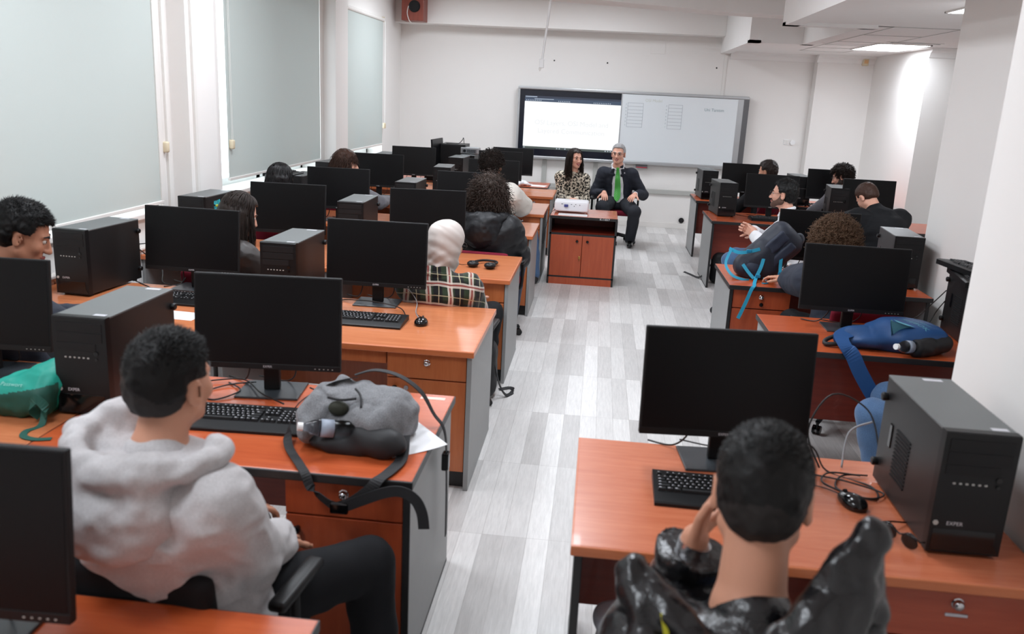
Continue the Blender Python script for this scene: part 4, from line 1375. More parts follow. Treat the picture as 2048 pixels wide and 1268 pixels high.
MB().tube([(0.00, 0.01, 0.185), (0.03, -0.035, 0.178), (0.045, -0.08, 0.15)], 0.004, 6, smooth=4).tube([(-0.08, -0.05, 0.168), (-0.03, -0.065, 0.168), (0.02, -0.05, 0.172)], 0.005, 6, smooth=4).build('zip_pull', M_STRAP, t, smooth=True)
ST = []
ST.append(([(-0.82, 2.88, 0.925), (-0.90, 2.82, 0.915), (-0.99, 2.74, 0.86), (-1.01, 2.70, 0.79), (-0.985, 2.62, 0.753), (-0.90, 2.49, 0.75), (-0.862, 2.438, 0.742), (-0.84, 2.428, 0.70), (-0.78, 2.422, 0.655), (-0.745, 2.422, 0.645)], [(0.3, -0.8, 0.3)] * 4 + [(1, 0.3, 0)] * 3 + [(0.7, 0, -0.6)] * 3, 0.03))
ST.append(([(-0.60, 2.70, 0.79), (-0.585, 2.60, 0.752), (-0.60, 2.50, 0.749), (-0.625, 2.44, 0.742), (-0.65, 2.425, 0.71), (-0.70, 2.42, 0.668), (-0.745, 2.42, 0.645)], [(0.9, -0.2, 0)] * 4 + [(0.7, 0, -0.7)] * 3, 0.04))
ST.append(([(-0.75, 2.415, 0.64), (-0.68, 2.415, 0.675), (-0.60, 2.415, 0.712), (-0.545, 2.415, 0.722), (-0.50, 2.415, 0.70), (-0.476, 2.415, 0.655), (-0.468, 2.415, 0.60)], [(0.3, 0, 1)] * 3 + [(0.1, 0.0, 1), (0.7, 0.1, 0.8), (1, 0, 0.25), (1, 0, 0.1)], 0.036))
ST.append(([(-0.83, 2.89, 0.93), (-0.76, 2.92, 0.945), (-0.67, 2.93, 0.925), (-0.59, 2.93, 0.87), (-0.54, 2.925, 0.79), (-0.507, 2.92, 0.752), (-0.492, 2.92, 0.70), (-0.49, 2.94, 0.60), (-0.49, 2.965, 0.45), (-0.49, 2.975, 0.27)], [(0.2, 1, 0)] * 4 + [(0, 1, 0)] * 6, 0.026))
for pts, ups, w_ in ST:
    MB().ribbon([L(*p) for p in pts], ups, w_, 0.003, smooth=5).build('strap', M_STRAP, t)
MB().box(tuple(L(-0.775, 2.408, 0.625)), tuple(L(-0.715, 2.424, 0.665)), 0.006).build('buckle', M_GLOSSB, t)
MB().box(tuple(L(-0.505, 2.91, 0.57)), tuple(L(-0.478, 2.95, 0.64)), 0.006).build('buckle', M_GLOSSB, t)
bottle((-0.75, 2.655, DZ + 0.075), (R(82), R(6), R(-68)), 'clear water bottle with a white cap in the side pocket of the grey backpack', 0.03, 0.20)

# teal bag
o = Vector((-2.0, 2.76, DZ))
t = tag(empty('drawstring_bag', tuple(o)), 'two-tone teal and dark green bag squeezed beside the near tower', 'bag')
s = Soft(0.006)
s.add(RBox((0.0, 0.0, 0.07), (0.115, 0.11, 0.068), 0.055), 0).add(Ell((0.06, 0.03, 0.12), (0.07, 0.10, 0.06)), 0.04).add(Ell((-0.09, -0.01, 0.05), (0.05, 0.09, 0.05)), 0.03)
s.fold(lambda P: 0.011 * vnoise(P * np.array([18, 14, 15]) + 7) + 0.003 * vnoise(P * 45)).cut(Half((0, 0, 0.001), (0, 0, -1)), 0.005)
soft_obj('body', s, [M_TEAL, M_DGREEN], t, lambda C: ((C[:, 1] < -0.03) & (C[:, 2] < 0.085 + 0.18 * C[:, 0] + 0.02)).astype(int))
text_mesh('script_mark', 'Passwort', 0.022, plain('pale_teal_print', (150, 214, 204), 0.6), t, MT((-0.015, -0.088, 0.128)) @ Matrix.Rotation(R(40), 4, 'X'))
MB().ribbon([(0.10, -0.085, 0.06), (0.115, -0.13, 0.004), (0.10, -0.19, 0.003), (0.12, -0.235, 0.003), (0.17, -0.25, 0.003), (0.22, -0.235, 0.003)], [(1, 0, 0), (1, 0.2, 0), (1, -0.2, 0), (0.5, 0.9, 0), (0, 1, 0), (-0.2, 1, 0)], 0.024, 0.002, smooth=5).build('strap', M_DGREEN, t)
MB().ribbon([(-0.11, -0.04, 0.06), (-0.16, -0.07, 0.05), (-0.2, -0.05, 0.02), (-0.22, 0.02, 0.004)], [(0, 0.4, 1), (0.4, 0.4, 1), (0.5, 0.5, 0.7), (0.8, 0.2, 0)], 0.03, 0.002, smooth=5).build('strap', M_DGREEN, t)
MB().ribbon([(0.09, -0.10, 0.02), (0.075, -0.125, 0.06), (0.10, -0.125, 0.095), (0.13, -0.12, 0.06), (0.115, -0.115, 0.03)], [(0, 0.3, 1)] * 5, 0.03, 0.002, smooth=5).build('strap', M_DGREEN, t)

# blue sports bag
o = Vector((1.60, 4.56, DZ))
t = tag(empty('sports_bag', tuple(o)), 'blue gym sack with a pale triangle logo lying on the red desk', 'bag')
s = Soft(0.007)
s.add(Ell((0.10, 0.02, 0.07), (0.19, 0.17, 0.075), rot3(12)), 0).add(RBox((0.12, 0.03, 0.06), (0.15, 0.15, 0.06), 0.05, rot3(10)), 0.05)
s.add(Cap((-0.02, 0.0, 0.055), (-0.26, -0.05, 0.045), 0.075, 0.035), 0.07)
s.add(Ell((-0.12, -0.03, 0.05), (0.13, 0.10, 0.05)), 0.05)
s.fold(lambda P: 0.010 * vnoise(P * np.array([9, 22, 14]) + 2) * np.clip(0.7 - P[:, 0] * 2.4, 0.25, 1.2)).cut(Half((0, 0, 0.001), (0, 0, -1)), 0.005)
bb = soft_obj('body', s, M_BLUEBAG, t)
PM = MT((0.02, -0.075, 0.18)) @ Matrix.Rotation(R(14), 4, 'Z')
m = MB()
for poly in ([(-0.085, -0.045), (0.070, -0.040), (0.050, -0.026), (-0.045, -0.030)], [(-0.085, -0.045), (-0.055, -0.030), (-0.012, 0.020), (-0.010, 0.058)], [(0.002, 0.058), (0.004, 0.024), (0.040, -0.010), (0.072, -0.030)]):
    m.quad(*[tuple(PM @ Vector((*q_, 0))) for q_ in poly])
project(m.build('emblem', M_PALEPRINT, t), bb)
project(text_mesh('lettering', 'REEBOK', 0.046, M_PALEPRINT, t, MT((0.115, -0.03, 0.18)) @ Matrix.Rotation(R(-58), 4, 'Z')), bb)
project(text_mesh('lettering', 'CROSSFIT', 0.026, M_PALEPRINT, t, MT((0.155, -0.005, 0.18)) @ Matrix.Rotation(R(-58), 4, 'Z')), bb)
MB().ribbon([(-0.20, -0.05, 0.085), (-0.27, -0.10, 0.07), (-0.27, -0.19, 0.04), (-0.235, -0.215, 0.0), (-0.19, -0.22, -0.08), (-0.13, -0.22, -0.17), (-0.08, -0.215, -0.235)], [(1, 0.2, 0)] * 3 + [(1, 0, 0.1)] + [(1, 0, 0.4)] * 3, 0.075, 0.004, smooth=5).build('strap', M_BLUESTRAP, t)
MB().tube([(-0.26, -0.03, 0.06), (-0.33, -0.05, 0.03), (-0.34, -0.08, 0.015), (-0.29, -0.09, 0.02), (-0.22, -0.07, 0.03)], 0.012, 8, smooth=5).build('drawstring', M_BLKNYL, t, smooth=True)
s = Soft(0.006)
s.add(Cap((0.10, -0.155, 0.045), (0.255, -0.06, 0.055), 0.048, 0.05), 0)
s.fold(lambda P: 0.005 * vnoise(P * 30)).cut(Half((0, 0, 0.001), (0, 0, -1)), 0.004)
soft_obj('mesh_pocket', s, M_BLKNYL, t)
bottle((1.72, 4.42, DZ + 0.05), (0, R(-84), R(33)), 'clear water bottle with a white cap in the side pocket of the blue gym sack', 0.032, 0.19)

# navy backpack leaning on the desk
o = Vector((1.25, 6.30, DZ))
t = tag(empty('backpack', tuple(o)), 'navy backpack with bright cyan straps standing on the red desk', 'backpack')
AX = rot3(0, 0, 43)
s = Soft(0.007)
def nv(x, y, z): return tuple(np.array([0.02, 0.0, 0.17]) + AX @ np.array([x, y, z]))
s.add(RBox(nv(0, 0.0, 0.0), (0.125, 0.115, 0.255), 0.08, AX), 0).add(Ell(nv(0.03, -0.01, -0.08), (0.13, 0.13, 0.13), AX), 0.05).add(Ell(nv(-0.05, -0.04, -0.05), (0.085, 0.10, 0.13), AX), 0.04)
s.fold(lambda P: 0.008 * vnoise(P * np.array([14, 14, 18]) + 5)).cut(Half((0, 0, 0.001), (0, 0, -1)), 0.006)
soft_obj('body', s, M_NAVY, t)
s = Soft(0.006)
s.add(RBox(nv(-0.045, -0.105, 0.02), (0.045, 0.02, 0.17), 0.018, AX), 0).fold(lambda P: 0.003 * vnoise(P * 30))
soft_obj('shoulder_pad', s, M_NAVY2, t)
s = Soft(0.006)
s.add(RBox(nv(0.045, -0.108, 0.03), (0.035, 0.02, 0.15), 0.018, AX), 0).fold(lambda P: 0.003 * vnoise(P * 30))
soft_obj('shoulder_pad', s, M_NAVY2, t)
s = Soft(0.006)
s.add(Ell(nv(0.0, -0.095, -0.13), (0.085, 0.05, 0.075), AX), 0)
soft_obj('front_pocket', s, M_NAVY2, t)
MB().tube([nv(0.01, -0.03, 0.205), nv(0.04, -0.03, 0.26), nv(0.085, -0.03, 0.25), nv(0.1, -0.03, 0.19)], 0.012, 8, smooth=5).build('haul_handle', plain('grey_webbing', (74, 78, 86), 0.7), t, smooth=True)
cy = [([(-0.26, -0.03, 0.20), (-0.20, -0.09, 0.185), (-0.13, -0.115, 0.20), (-0.06, -0.125, 0.225)], (0.1, 0, 1), 0.03),
      ([(-0.25, -0.06, 0.20), (-0.285, -0.1, 0.10), (-0.24, -0.16, 0.03), (-0.16, -0.18, 0.006), (-0.12, -0.17, 0.004)], (0.6, 0.2, 0.7), 0.024),
      ([(-0.03, -0.14, 0.16), (-0.045, -0.16, 0.10), (-0.075, -0.19, 0.03), (-0.10, -0.28, 0.004), (-0.115, -0.365, 0.004), (-0.135, -0.385, -0.02), (-0.16, -0.392, -0.10), (-0.19, -0.394, -0.19), (-0.205, -0.395, -0.23)], (1, 0, 0.1), 0.03),
      ([(-0.17, -0.14, 0.11), (-0.13, -0.16, 0.06), (-0.09, -0.18, 0.02)], (1, 0, 0.6), 0.028),
      ([(0.095, -0.125, 0.175), (0.095, -0.135, 0.10), (0.10, -0.16, 0.03), (0.10, -0.18, 0.004)], (1, 0, 0), 0.028),
      ([(-0.02, -0.19, 0.03), (0.0, -0.23, 0.006), (-0.04, -0.26, 0.004)], (0.4, 0.8, 0), 0.03)]
for pts, up, w_ in cy: MB().ribbon(pts, [up] * len(pts), w_ * 0.8, 0.003, smooth=5).build('strap', M_CYAN, t)
for p in ((-0.135, -0.125, 0.205), (-0.065, -0.195, 0.04), (0.1, -0.145, 0.06)): MB().box(tuple(Vector(p) - Vector((0.018, 0.006, 0.012))), tuple(Vector(p) + Vector((0.018, 0.006, 0.012))), 0.004).build('buckle', plain('cyan_buckle', (30, 130, 170), 0.35) if 'cyan_buckle' not in bpy.data.materials else bpy.data.materials['cyan_buckle'], t)
bottle((1.40, 6.14, DZ + 0.001), (0, 0, 0), 'small clear plastic cup bottle beside the navy backpack', 0.03, 0.14)

# bags on the floor
def floor_bag(loc, label, strap):
    t = tag(empty('school_bag', loc), label, 'bag')
    s = Soft(0.01)
    s.add(RBox((0, 0, 0.19), (0.13, 0.10, 0.19), 0.07), 0).add(Ell((0.0, -0.07, 0.13), (0.10, 0.07, 0.12)), 0.04)
    s.fold(lambda P: 0.01 * vnoise(P * 14 + 4)).cut(Half((0, 0, 0.001), (0, 0, -1)), 0.005)
    soft_obj('body', s, M_BLKNYL, t)
    MB().tube([(-0.03, 0, 0.37), (-0.02, 0, 0.42), (0.02, 0, 0.42), (0.03, 0, 0.37)], 0.009, 6, smooth=4).build('handle', M_STRAP, t, smooth=True)
    MB().ribbon(strap, [(0, 1, 0.2)] * len(strap), 0.028, 0.003, smooth=5).build('strap', M_STRAP, t)
    return t


floor_bag((1.46, 9.62, 0), 'black bag on the floor under the desk with the slim vented tower', [(-0.10, -0.08, 0.30), (-0.16, 0.0, 0.14), (-0.22, 0.15, 0.02), (-0.30, 0.36, 0.006), (-0.36, 0.5, 0.006)])
floor_bag((-0.70, 5.33, 0), 'black bag on the floor at the aisle end before the beech desk with headphones', [(0.11, -0.06, 0.3), (0.15, -0.02, 0.1), (0.20, 0.0, 0.012), (0.235, 0.10, 0.008), (0.21, 0.17, 0.008), (0.14, 0.12, 0.006)])


# ------------------------------------------------------------------ chairs
M_BURG = plain('burgundy_cloth', (112, 26, 44), 0.9, spec=0.2, var=0.1, bump=0.2, bscale=500)
M_BLKCLOTH = plain('black_chair_cloth', (26, 26, 28), 0.9, spec=0.2, var=0.1, bump=0.2, bscale=500)
SEAT = 0.475


def make_chair(cloth):
    t = empty('office_chair')
    s = Soft(0.012)
    s.add(RBox((0, 0.03, SEAT - 0.035), (0.235, 0.235, 0.035), 0.03), 0)
    soft_obj('seat', s, cloth, t)
    s = Soft(0.012)
    s.add(RBox((0, -0.265, 0.70), (0.20, 0.026, 0.115), 0.025, rot3(0, -7)), 0)
    soft_obj('backrest', s, cloth, t)
    MB().box((-0.03, -0.30, SEAT - 0.09), (0.03, -0.285, 0.66), 0.004).box((-0.03, -0.30, SEAT - 0.09), (0.03, 0.0, SEAT - 0.07), 0.004).build('back_support', M_BLACK2, t)
    MB().cyl((0, 0, 0.12), (0, 0, 0.30), 0.026).cyl((0, 0, 0.28), (0, 0, SEAT - 0.07), 0.016).build('gas_column', M_BLACK2, t, smooth=True, angle=40)
    MB().tube([(0.03, 0.0, 0.36), (0.16, 0.02, 0.37)], 0.006, 6).cyl((0.15, 0.02, 0.37), (0.19, 0.02, 0.37), 0.02, n=12).build('lever', M_BLACK2, t)
    m = MB().cyl((0, 0, 0.09), (0, 0, 0.14), 0.045)
    for i in range(5):
        a = R(72 * i + 18)
        m.tube([(0.03 * math.cos(a), 0.03 * math.sin(a), 0.12), (0.27 * math.cos(a), 0.27 * math.sin(a), 0.075)], 0.024, 8, r1=0.015)
    m.build('star_base', M_BLACK2, t, smooth=True, angle=40)
    for i in range(5):
        a = R(72 * i + 18)
        c = Vector((0.27 * math.cos(a), 0.27 * math.sin(a), 0.028))
        w = Vector((-math.sin(a), math.cos(a), 0))
        MB().cyl(c - w * 0.024, c - w * 0.006, 0.027, n=16).cyl(c + w * 0.006, c + w * 0.024, 0.027, n=16).cyl(c, c + Vector((0, 0, 0.05)), 0.01, n=8).build('caster', M_GLOSSB, t, smooth=True, angle=40)
    for sx in (-1, 1):
        MB().tube([(sx * 0.22, -0.02, SEAT - 0.06), (sx * 0.275, -0.02, SEAT - 0.03), (sx * 0.28, -0.02, SEAT + 0.17)], 0.014, 8, smooth=4).build('arm_post', M_BLACK2, t, smooth=True, angle=50)
        MB().box((sx * 0.28 - 0.026, -0.13, SEAT + 0.165), (sx * 0.28 + 0.026, 0.12, SEAT + 0.195), 0.012).build('armrest', M_BLACK, t, smooth=True, angle=50)
    return t


CH = {'burgundy': make_chair(M_BURG), 'black': make_chair(M_BLKCLOTH)}
CH_USED = set()


def chair(x, y, th, label, cloth='burgundy', group='office chairs', arms=True):
    o = CH[cloth] if cloth not in CH_USED else copy_tree(CH[cloth])
    CH_USED.add(cloth)
    o.location = (x, y, 0)
    o.rotation_euler = (0, 0, R(th))
    if not arms:
        for c in list(o.children):
            if c.name.split('.')[0] in ('arm_post', 'armrest'): bpy.data.objects.remove(c)
    return tag(o, label, 'chair', group)


# ------------------------------------------------------------------ people
def skin_mat(name, rgb):
    k = NT(name)
    v = k.coords()
    f = k.noise(v, 14, 3)
    c = lin(rgb)
    k.set(k.mix(f, tuple(x * 0.92 for x in c), (min(1, c[0] * 1.08), c[1] * 1.02, c[2] * 1.0)), 0.5, spec=0.35)
    k.p.inputs['Subsurface Weight'].default_value = 0.0
    k.bump(k.noise(v, 320, 2), 0.08, 0.0005)
    return k.m


def hair_mat(name, rgb, rough=0.5):
    k = NT(name)
    v = k.coords((60, 60, 16))
    f = k.noise(v, 6, 3)
    c = lin(rgb)
    k.set(k.mix(f, tuple(x * 0.55 for x in c), tuple(x * 1.5 for x in c)), rough, spec=0.25)
    k.bump(f, 0.35, 0.002)
    return k.m


SK = {'fair': skin_mat('skin_fair', (220, 168, 146)), 'mid': skin_mat('skin_mid', (202, 148, 122)), 'tan': skin_mat('skin_tan', (182, 128, 102))}
HR = {'black': hair_mat('hair_black', (15, 14, 14)), 'sleek': hair_mat('hair_sleek_black', (20, 18, 19), 0.3), 'dark': hair_mat('hair_dark_brown', (40, 31, 27)),
      'brown': hair_mat('hair_brown', (66, 46, 38)), 'afro': hair_mat('hair_light_brown', (98, 74, 56), 0.6), 'curl': hair_mat('hair_curly_brown', (58, 46, 40)), 'white': plain('hair_silver', (172, 170, 170), 0.6, var=0.2, vscale=60)}
M_EYEW = plain('eye_white', (186, 172, 162), 0.3, var=0.0)
M_IRIS = plain('iris_brown', (34, 22, 16), 0.2)
M_LIPS = plain('lips', (160, 84, 80), 0.45)
M_LIPSR = plain('lips_rose', (164, 56, 64), 0.4)
M_TEETH = plain('teeth', (232, 228, 220), 0.3)
M_SHOE = plain('black_leather', (14, 14, 15), 0.25)
M_SNEAK = plain('dark_trainer', (38, 38, 42), 0.7)
M_STUBBLE = plain('stubble', (92, 66, 54), 0.7, var=0.2, vscale=150)
M_JEANS = melange('blue_denim', (62, 88, 122), (86, 114, 150), 300, 0.2)
M_DJEANS = melange('dark_denim', (44, 52, 70), (58, 68, 88), 300, 0.2)
M_BLKTR = plain('black_trousers', (26, 27, 30), 0.85, spec=0.2, var=0.12)


def ik(a, b, l1, l2, pole):
    a, b, pole = V3(a), V3(b), V3(pole)
    ab = b - a
    d = np.linalg.norm(ab)
    if d > (l1 + l2) * 0.999:
        b = a + ab / d * (l1 + l2) * 0.999
        ab = b - a
        d = np.linalg.norm(ab)
    n = ab / d
    x = (l1 * l1 - l2 * l2 + d * d) / (2 * d)
    h = math.sqrt(max(l1 * l1 - x * x, 0))
    p = pole - n * (pole @ n)
    p /= np.linalg.norm(p) + 1e-9
    return a + n * x + p * h, b


class Person:
    def __init__(s, label, hip, th, head, look, seat=SEAT, S=1.07, wr=None, an=None, twist=0, vox=0.0075, skin='mid', hump=0.03, hand=None, poles=None, sh=1.0, nd=0.0):
        """HIP (x, y) world; TH the way the body faces (0 = to the board, + = to the left); HEAD centre in the world; LOOK (yaw in the world, pitch down, roll)"""
        s.t = tag(empty('person', (hip[0], hip[1], 0), R(th)), label, 'person')
        s.S, s.vox, s.skin = S, vox, SK[skin]
        inv = np.array(Matrix.Rotation(R(-th), 3, 'Z'))
        loc = lambda p: inv @ (V3(p) - V3((hip[0], hip[1], 0)))
        s.loc = loc
        s.th = th
        s.H = loc(head)
        s.Rh = rot3(look[0] - th, look[1], look[2] if len(look) > 2 else 0)
        s.P = V3((0, 0, seat + 0.10))
        up = s.H - s.P
        s.N = s.H + s.Rh @ V3((0, -0.05, -0.155)) * S * 0.6 + V3((0, -0.035, -0.155)) * S * 0.4
        s.N = s.N - V3((0, 0.2 * nd, nd))
        d = s.N - s.P
        back = V3((0, -1, 0.0))
        s.W1 = s.P + d * 0.33 + back * hump
        s.W2 = s.P + d * 0.66 + back * hump * 1.5
        s.X = np.array(Matrix.Rotation(R(twist), 3, 'Z')) @ V3((1, 0, 0))
        ax = s.N - s.W2
        ax /= np.linalg.norm(ax)
        s.ax = ax
        s.SC = s.N - ax * 0.088 * S
        s.sh = [s.SC + s.X * 0.172 * S * sh * k - ax * 0.01 for k in (-1, 1)]
        wr = wr or (None, None)
        s.el, s.wr = [], []
        for i, k in enumerate((-1, 1)):
            w = V3((k * 0.14, 0.36, 0.78)) if wr[i] is None else loc(wr[i]) if len(wr[i]) == 3 else V3(wr[i][:3])
            p = V3((k * 0.8, -0.35, -0.6)) if poles is None or poles[i] is None else V3(poles[i])
            e, w = ik(s.sh[i], w, 0.285 * S, 0.255 * S, p)
            s.el.append(e)
            s.wr.append(w)
        s.hips = [s.P + V3((k * 0.085 * S, 0.02, -0.012)) for k in (-1, 1)]
        s.an, s.kn = [], []
        for i, k in enumerate((-1, 1)):
            a = V3((k * 0.13, 0.44, 0.09)) if an is None or an[i] is None else loc(an[i]) if len(an[i]) == 3 else V3(an[i][:3])
            kn, a = ik(s.hips[i], a, 0.44 * S, 0.42 * S, V3((k * 0.12, 0.6, 0.75)))
            s.an.append(a)
            s.kn.append(kn)
        s.hand = hand or ((0, 0), (0, 0))
        s.parts = {}

    def h(s, x, y, z):
        return tuple(s.H + s.Rh @ (V3((x, y, z)) * s.S))

    def hr(s, *r):
        return tuple(v * s.S for v in r)

    def hE(s, c, r, rr=None):
        return Ell(s.h(*c), s.hr(*r), s.Rh if rr is None else s.Rh @ rr)

    def hC(s, a, b, ra, rb=None):
        return Cap(s.h(*a), s.h(*b), ra * s.S, (ra if rb is None else rb) * s.S)

    def torso(s, t, sx=1.0):
        S = s.S
        return Loft([s.P - V3((0, 0, 0.03)), s.W1, s.W2, s.SC, s.N], [0.158 * S * sx + t, 0.146 * S * sx + t, 0.163 * S * sx + t, 0.138 * S * sx + t, 0.060 * S + t * 0.5],
                    [0.118 * S + t, 0.108 * S + t, 0.116 * S + t, 0.082 * S + t, 0.058 * S + t * 0.6], s.X)

    def body(s, face=True, hands=True):
        S = s.S
        b = Soft(s.vox)
        b.add(s.torso(-0.004), 0)
        for i in (0, 1):
            b.add(Cap(s.sh[i], s.el[i], 0.050 * S, 0.041 * S), 0.04).add(Cap(s.el[i], s.wr[i], 0.041 * S, 0.027 * S), 0.01)
            b.add(Cap(s.hips[i], s.kn[i], 0.082 * S, 0.056 * S), 0.04).add(Cap(s.kn[i], s.an[i], 0.054 * S, 0.036 * S), 0.02)
            f = s.an[i] + V3((0, 0.10, -0.05))
            b.add(Cap(s.an[i] - V3((0, 0.02, 0.03)), f, 0.04 * S, 0.032 * S), 0.02)
        b.add(Cap(s.N - s.ax * 0.02, s.h(0, -0.012, -0.05), 0.062 * S, 0.053 * S), 0.035)
        # head
        b.add(s.hE((0, -0.012, 0.030), (0.073, 0.094, 0.084)), 0.02)
        b.add(s.hE((0, 0.030, -0.030), (0.060, 0.060, 0.082)), 0.03)
        for k in (-1, 1):
            b.add(s.hC((k * 0.050, 0.005, -0.062), (k * 0.012, 0.070, -0.092), 0.020, 0.017), 0.025)
            b.add(s.hE((k * 0.040, 0.062, -0.026), (0.022, 0.020, 0.022)), 0.02)
            b.add(s.hE((k * 0.079, -0.010, -0.010), (0.009, 0.021, 0.034), rot3(-k * 28)), 0.008)
            b.sub(s.hE((k * 0.088, -0.002, -0.008), (0.006, 0.011, 0.020), rot3(-k * 28)), 0.004)
        b.add(s.hE((0, 0.074, -0.096), (0.020, 0.018, 0.016)), 0.02)
        if face:
            for k in (-1, 1):
                b.sub(s.hE((k * 0.031, 0.095, 0.003), (0.019, 0.013, 0.010)), 0.012)
                b.add(s.hC((k * 0.014, 0.083, 0.022), (k * 0.048, 0.068, 0.022), 0.009, 0.006), 0.012)
                b.add(s.hE((k * 0.012, 0.098, -0.036), (0.009, 0.010, 0.008)), 0.006)
            b.add(s.hC((0, 0.086, 0.012), (0, 0.110, -0.034), 0.008, 0.012), 0.010)
            b.add(s.hE((0, 0.085, -0.064), (0.024, 0.010, 0.014)), 0.012)
        if hands:
            for i, k in enumerate((-1, 1)): s._hand(b, i, k)
        soft_obj('body', b, s.skin, s.t)
        if face:
            for k in (-1, 1):
                e = Soft(0.0035)
                e.add(s.hE((k * 0.031, 0.0775, 0.003), (0.0125, 0.0115, 0.0095)), 0)
                soft_obj('eye', e, [M_EYEW, M_IRIS], s.t, lambda C, k=k: (np.linalg.norm(((C - V3(s.h(k * 0.031, 0.089, 0.003))) @ s.Rh)[:, [0, 2]], axis=1) < 0.0082 * s.S).astype(int))
        return s

    def brows(s, mat):
        for k in (-1, 1):
            e = Soft(0.003)
            e.add(s.hC((k * 0.014, 0.091, 0.021), (k * 0.032, 0.088, 0.028), 0.0038, 0.0042), 0).add(s.hC((k * 0.032, 0.088, 0.028), (k * 0.050, 0.072, 0.022), 0.0042, 0.0025), 0.004)
            soft_obj('eyebrow', e, mat, s.t)
        return s

    def mouth(s, mat=None, smile=0.0):
        m = mat or M_LIPS
        w = 0.022 + 0.007 * smile
        up = 0.007 * smile
        gap = 0.009 * smile
        e = Soft(0.0028)
        for k in (-1, 1):
            e.add(s.hC((k * w, 0.087, -0.062 + up), (0, 0.100, -0.0605), 0.0028, 0.0046), 0.003)
            e.add(s.hC((k * w, 0.087, -0.063 + up), (0, 0.099, -0.067 - gap), 0.0028, 0.0054), 0.002)
        soft_obj('lips', e, m, s.t)
        if smile > 0.4:
            e = Soft(0.0028)
            for k in (-1, 1): e.add(s.hC((k * w * 0.75, 0.088, -0.0615 + up * 0.62), (0, 0.0985, -0.0655 - gap * 0.3), 0.0030, 0.0042), 0.003)
            soft_obj('teeth', e, M_TEETH, s.t)
        return s

    def _hand(s, b, i, k):
        S = s.S
        D, NN, curl = None, None, 0.35
        hp = s.hand[i]
        D = (s.wr[i] - s.el[i])
        D /= np.linalg.norm(D)
        NN = V3((0, 0, -1))
        if isinstance(hp, dict):
            if 'd' in hp: D = V3(hp['d']) / np.linalg.norm(hp['d'])
            if 'n' in hp: NN = V3(hp['n'])
            curl = hp.get('curl', curl)
        NN = NN - D * (NN @ D)
        NN /= np.linalg.norm(NN)
        T = np.cross(NN, D) * (1 if k > 0 else -1)      # thumb side
        if isinstance(hp, dict) and hp.get('flip'): T = -T
        W = s.wr[i]
        b.add(Cap(W - D * 0.01, W + D * 0.02 * S, 0.026 * S, 0.027 * S), 0.01)
        for j in range(4):
            o = T * (0.030 - 0.0205 * j) * S
            b.add(Cap(W + D * 0.015 * S + o * 0.6, W + D * (0.084 - 0.004 * abs(j - 1)) * S + o, 0.0125 * S, 0.0098 * S), 0.010)
            p = W + D * (0.084 - 0.004 * abs(j - 1)) * S + o
            a = curl * 0.5
            spread = T * (0.10 - 0.07 * j)
            for q, (ln, r0, r1) in enumerate(((0.042, 0.0092, 0.0085), (0.027, 0.0085, 0.0078), (0.021, 0.0078, 0.0066))):
                ln = ln * (1.0, 1.1, 1.0, 0.78)[j] * S
                dd = D * math.cos(a) + NN * math.sin(a) + spread * (0.6 if q == 0 else 0.25)
                dd /= np.linalg.norm(dd)
                e = p + dd * ln
                b.add(Cap(p, e, r0 * S, r1 * S), 0.003)
                p = e
                a += curl * (1.0, 1.2, 0.8)[q]
        p = W + D * 0.022 * S + T * 0.024 * S
        for ln, r0, r1, mixd in ((0.042, 0.0145, 0.0112, 0.75), (0.032, 0.0108, 0.0095, 1.1), (0.024, 0.0095, 0.0075, 1.5)):
            dd = T * 0.8 + D * mixd + NN * (0.25 + 0.3 * curl)
            dd /= np.linalg.norm(dd)
            e = p + dd * ln * S
            b.add(Cap(p, e, r0 * S, r1 * S), 0.008)
            p = e

    # ---------------------------------------------------------------- clothes
    def top(s, name, mat, t=0.014, folds=0.006, sx=1.0, quilt=None, sleeve=0.93, cuff=None, collar=None, vox=None, open_front=None, hem=0.0, matfn=None, loose=1.0):
        S = s.S
        g = Soft(vox or s.vox * 1.15)
        tr = s.torso(t, sx)
        if quilt: tr.q = quilt
        g.add(tr, 0)
        g.add(Ell(s.P + V3((0, 0.0, 0.0 + hem)), (0.165 * S * sx + t, 0.125 * S + t, 0.10)), 0.04)
        for i in (0, 1):
            g.add(Ell(s.sh[i], (0.056 * S + t, 0.058 * S + t, 0.052 * S + t)), 0.06)
            q = (quilt[0] * 0.7, quilt[1]) if quilt else None
            g.add(Cap(s.sh[i], s.el[i], (0.053 * S + t) * loose, (0.047 * S + t) * loose, q), 0.05)
            wv = s.el[i] + (s.wr[i] - s.el[i]) * sleeve
            g.add(Cap(s.el[i], wv, (0.047 * S + t) * loose, 0.033 * S + t * 0.8, q), 0.015)
            D = (s.wr[i] - s.el[i])
            D /= np.linalg.norm(D)
        if open_front: g.sub(open_front, 0.008)
        if folds:
            M = np.array([[9.0, 3, -2], [2, 9, 5], [-1, 2, 13.0]])
            g.fold(lambda P: folds * (vnoise(P @ M.T + 11.3) + 0.6 * np.abs(vnoise(P @ M.T * 1.9 + 4.1)) - 0.25))
        for i in (0, 1):
            D = (s.wr[i] - s.el[i])
            D /= np.linalg.norm(D)
            wv = s.wr[i] - D * 0.012
            class _Cut:
                pass
            c = Cap(wv, wv + D * 0.08, 0.075 * S)
            h_ = Half(wv, -D)
            c0 = c.d
            c.d = (lambda c0, h_: lambda X, Y, Z: np.maximum(c0(X, Y, Z), h_.d(X, Y, Z)))(c0, h_)
            g.sub(c, 0.004)
        ob = soft_obj(name, g, mat, s.t, matfn)
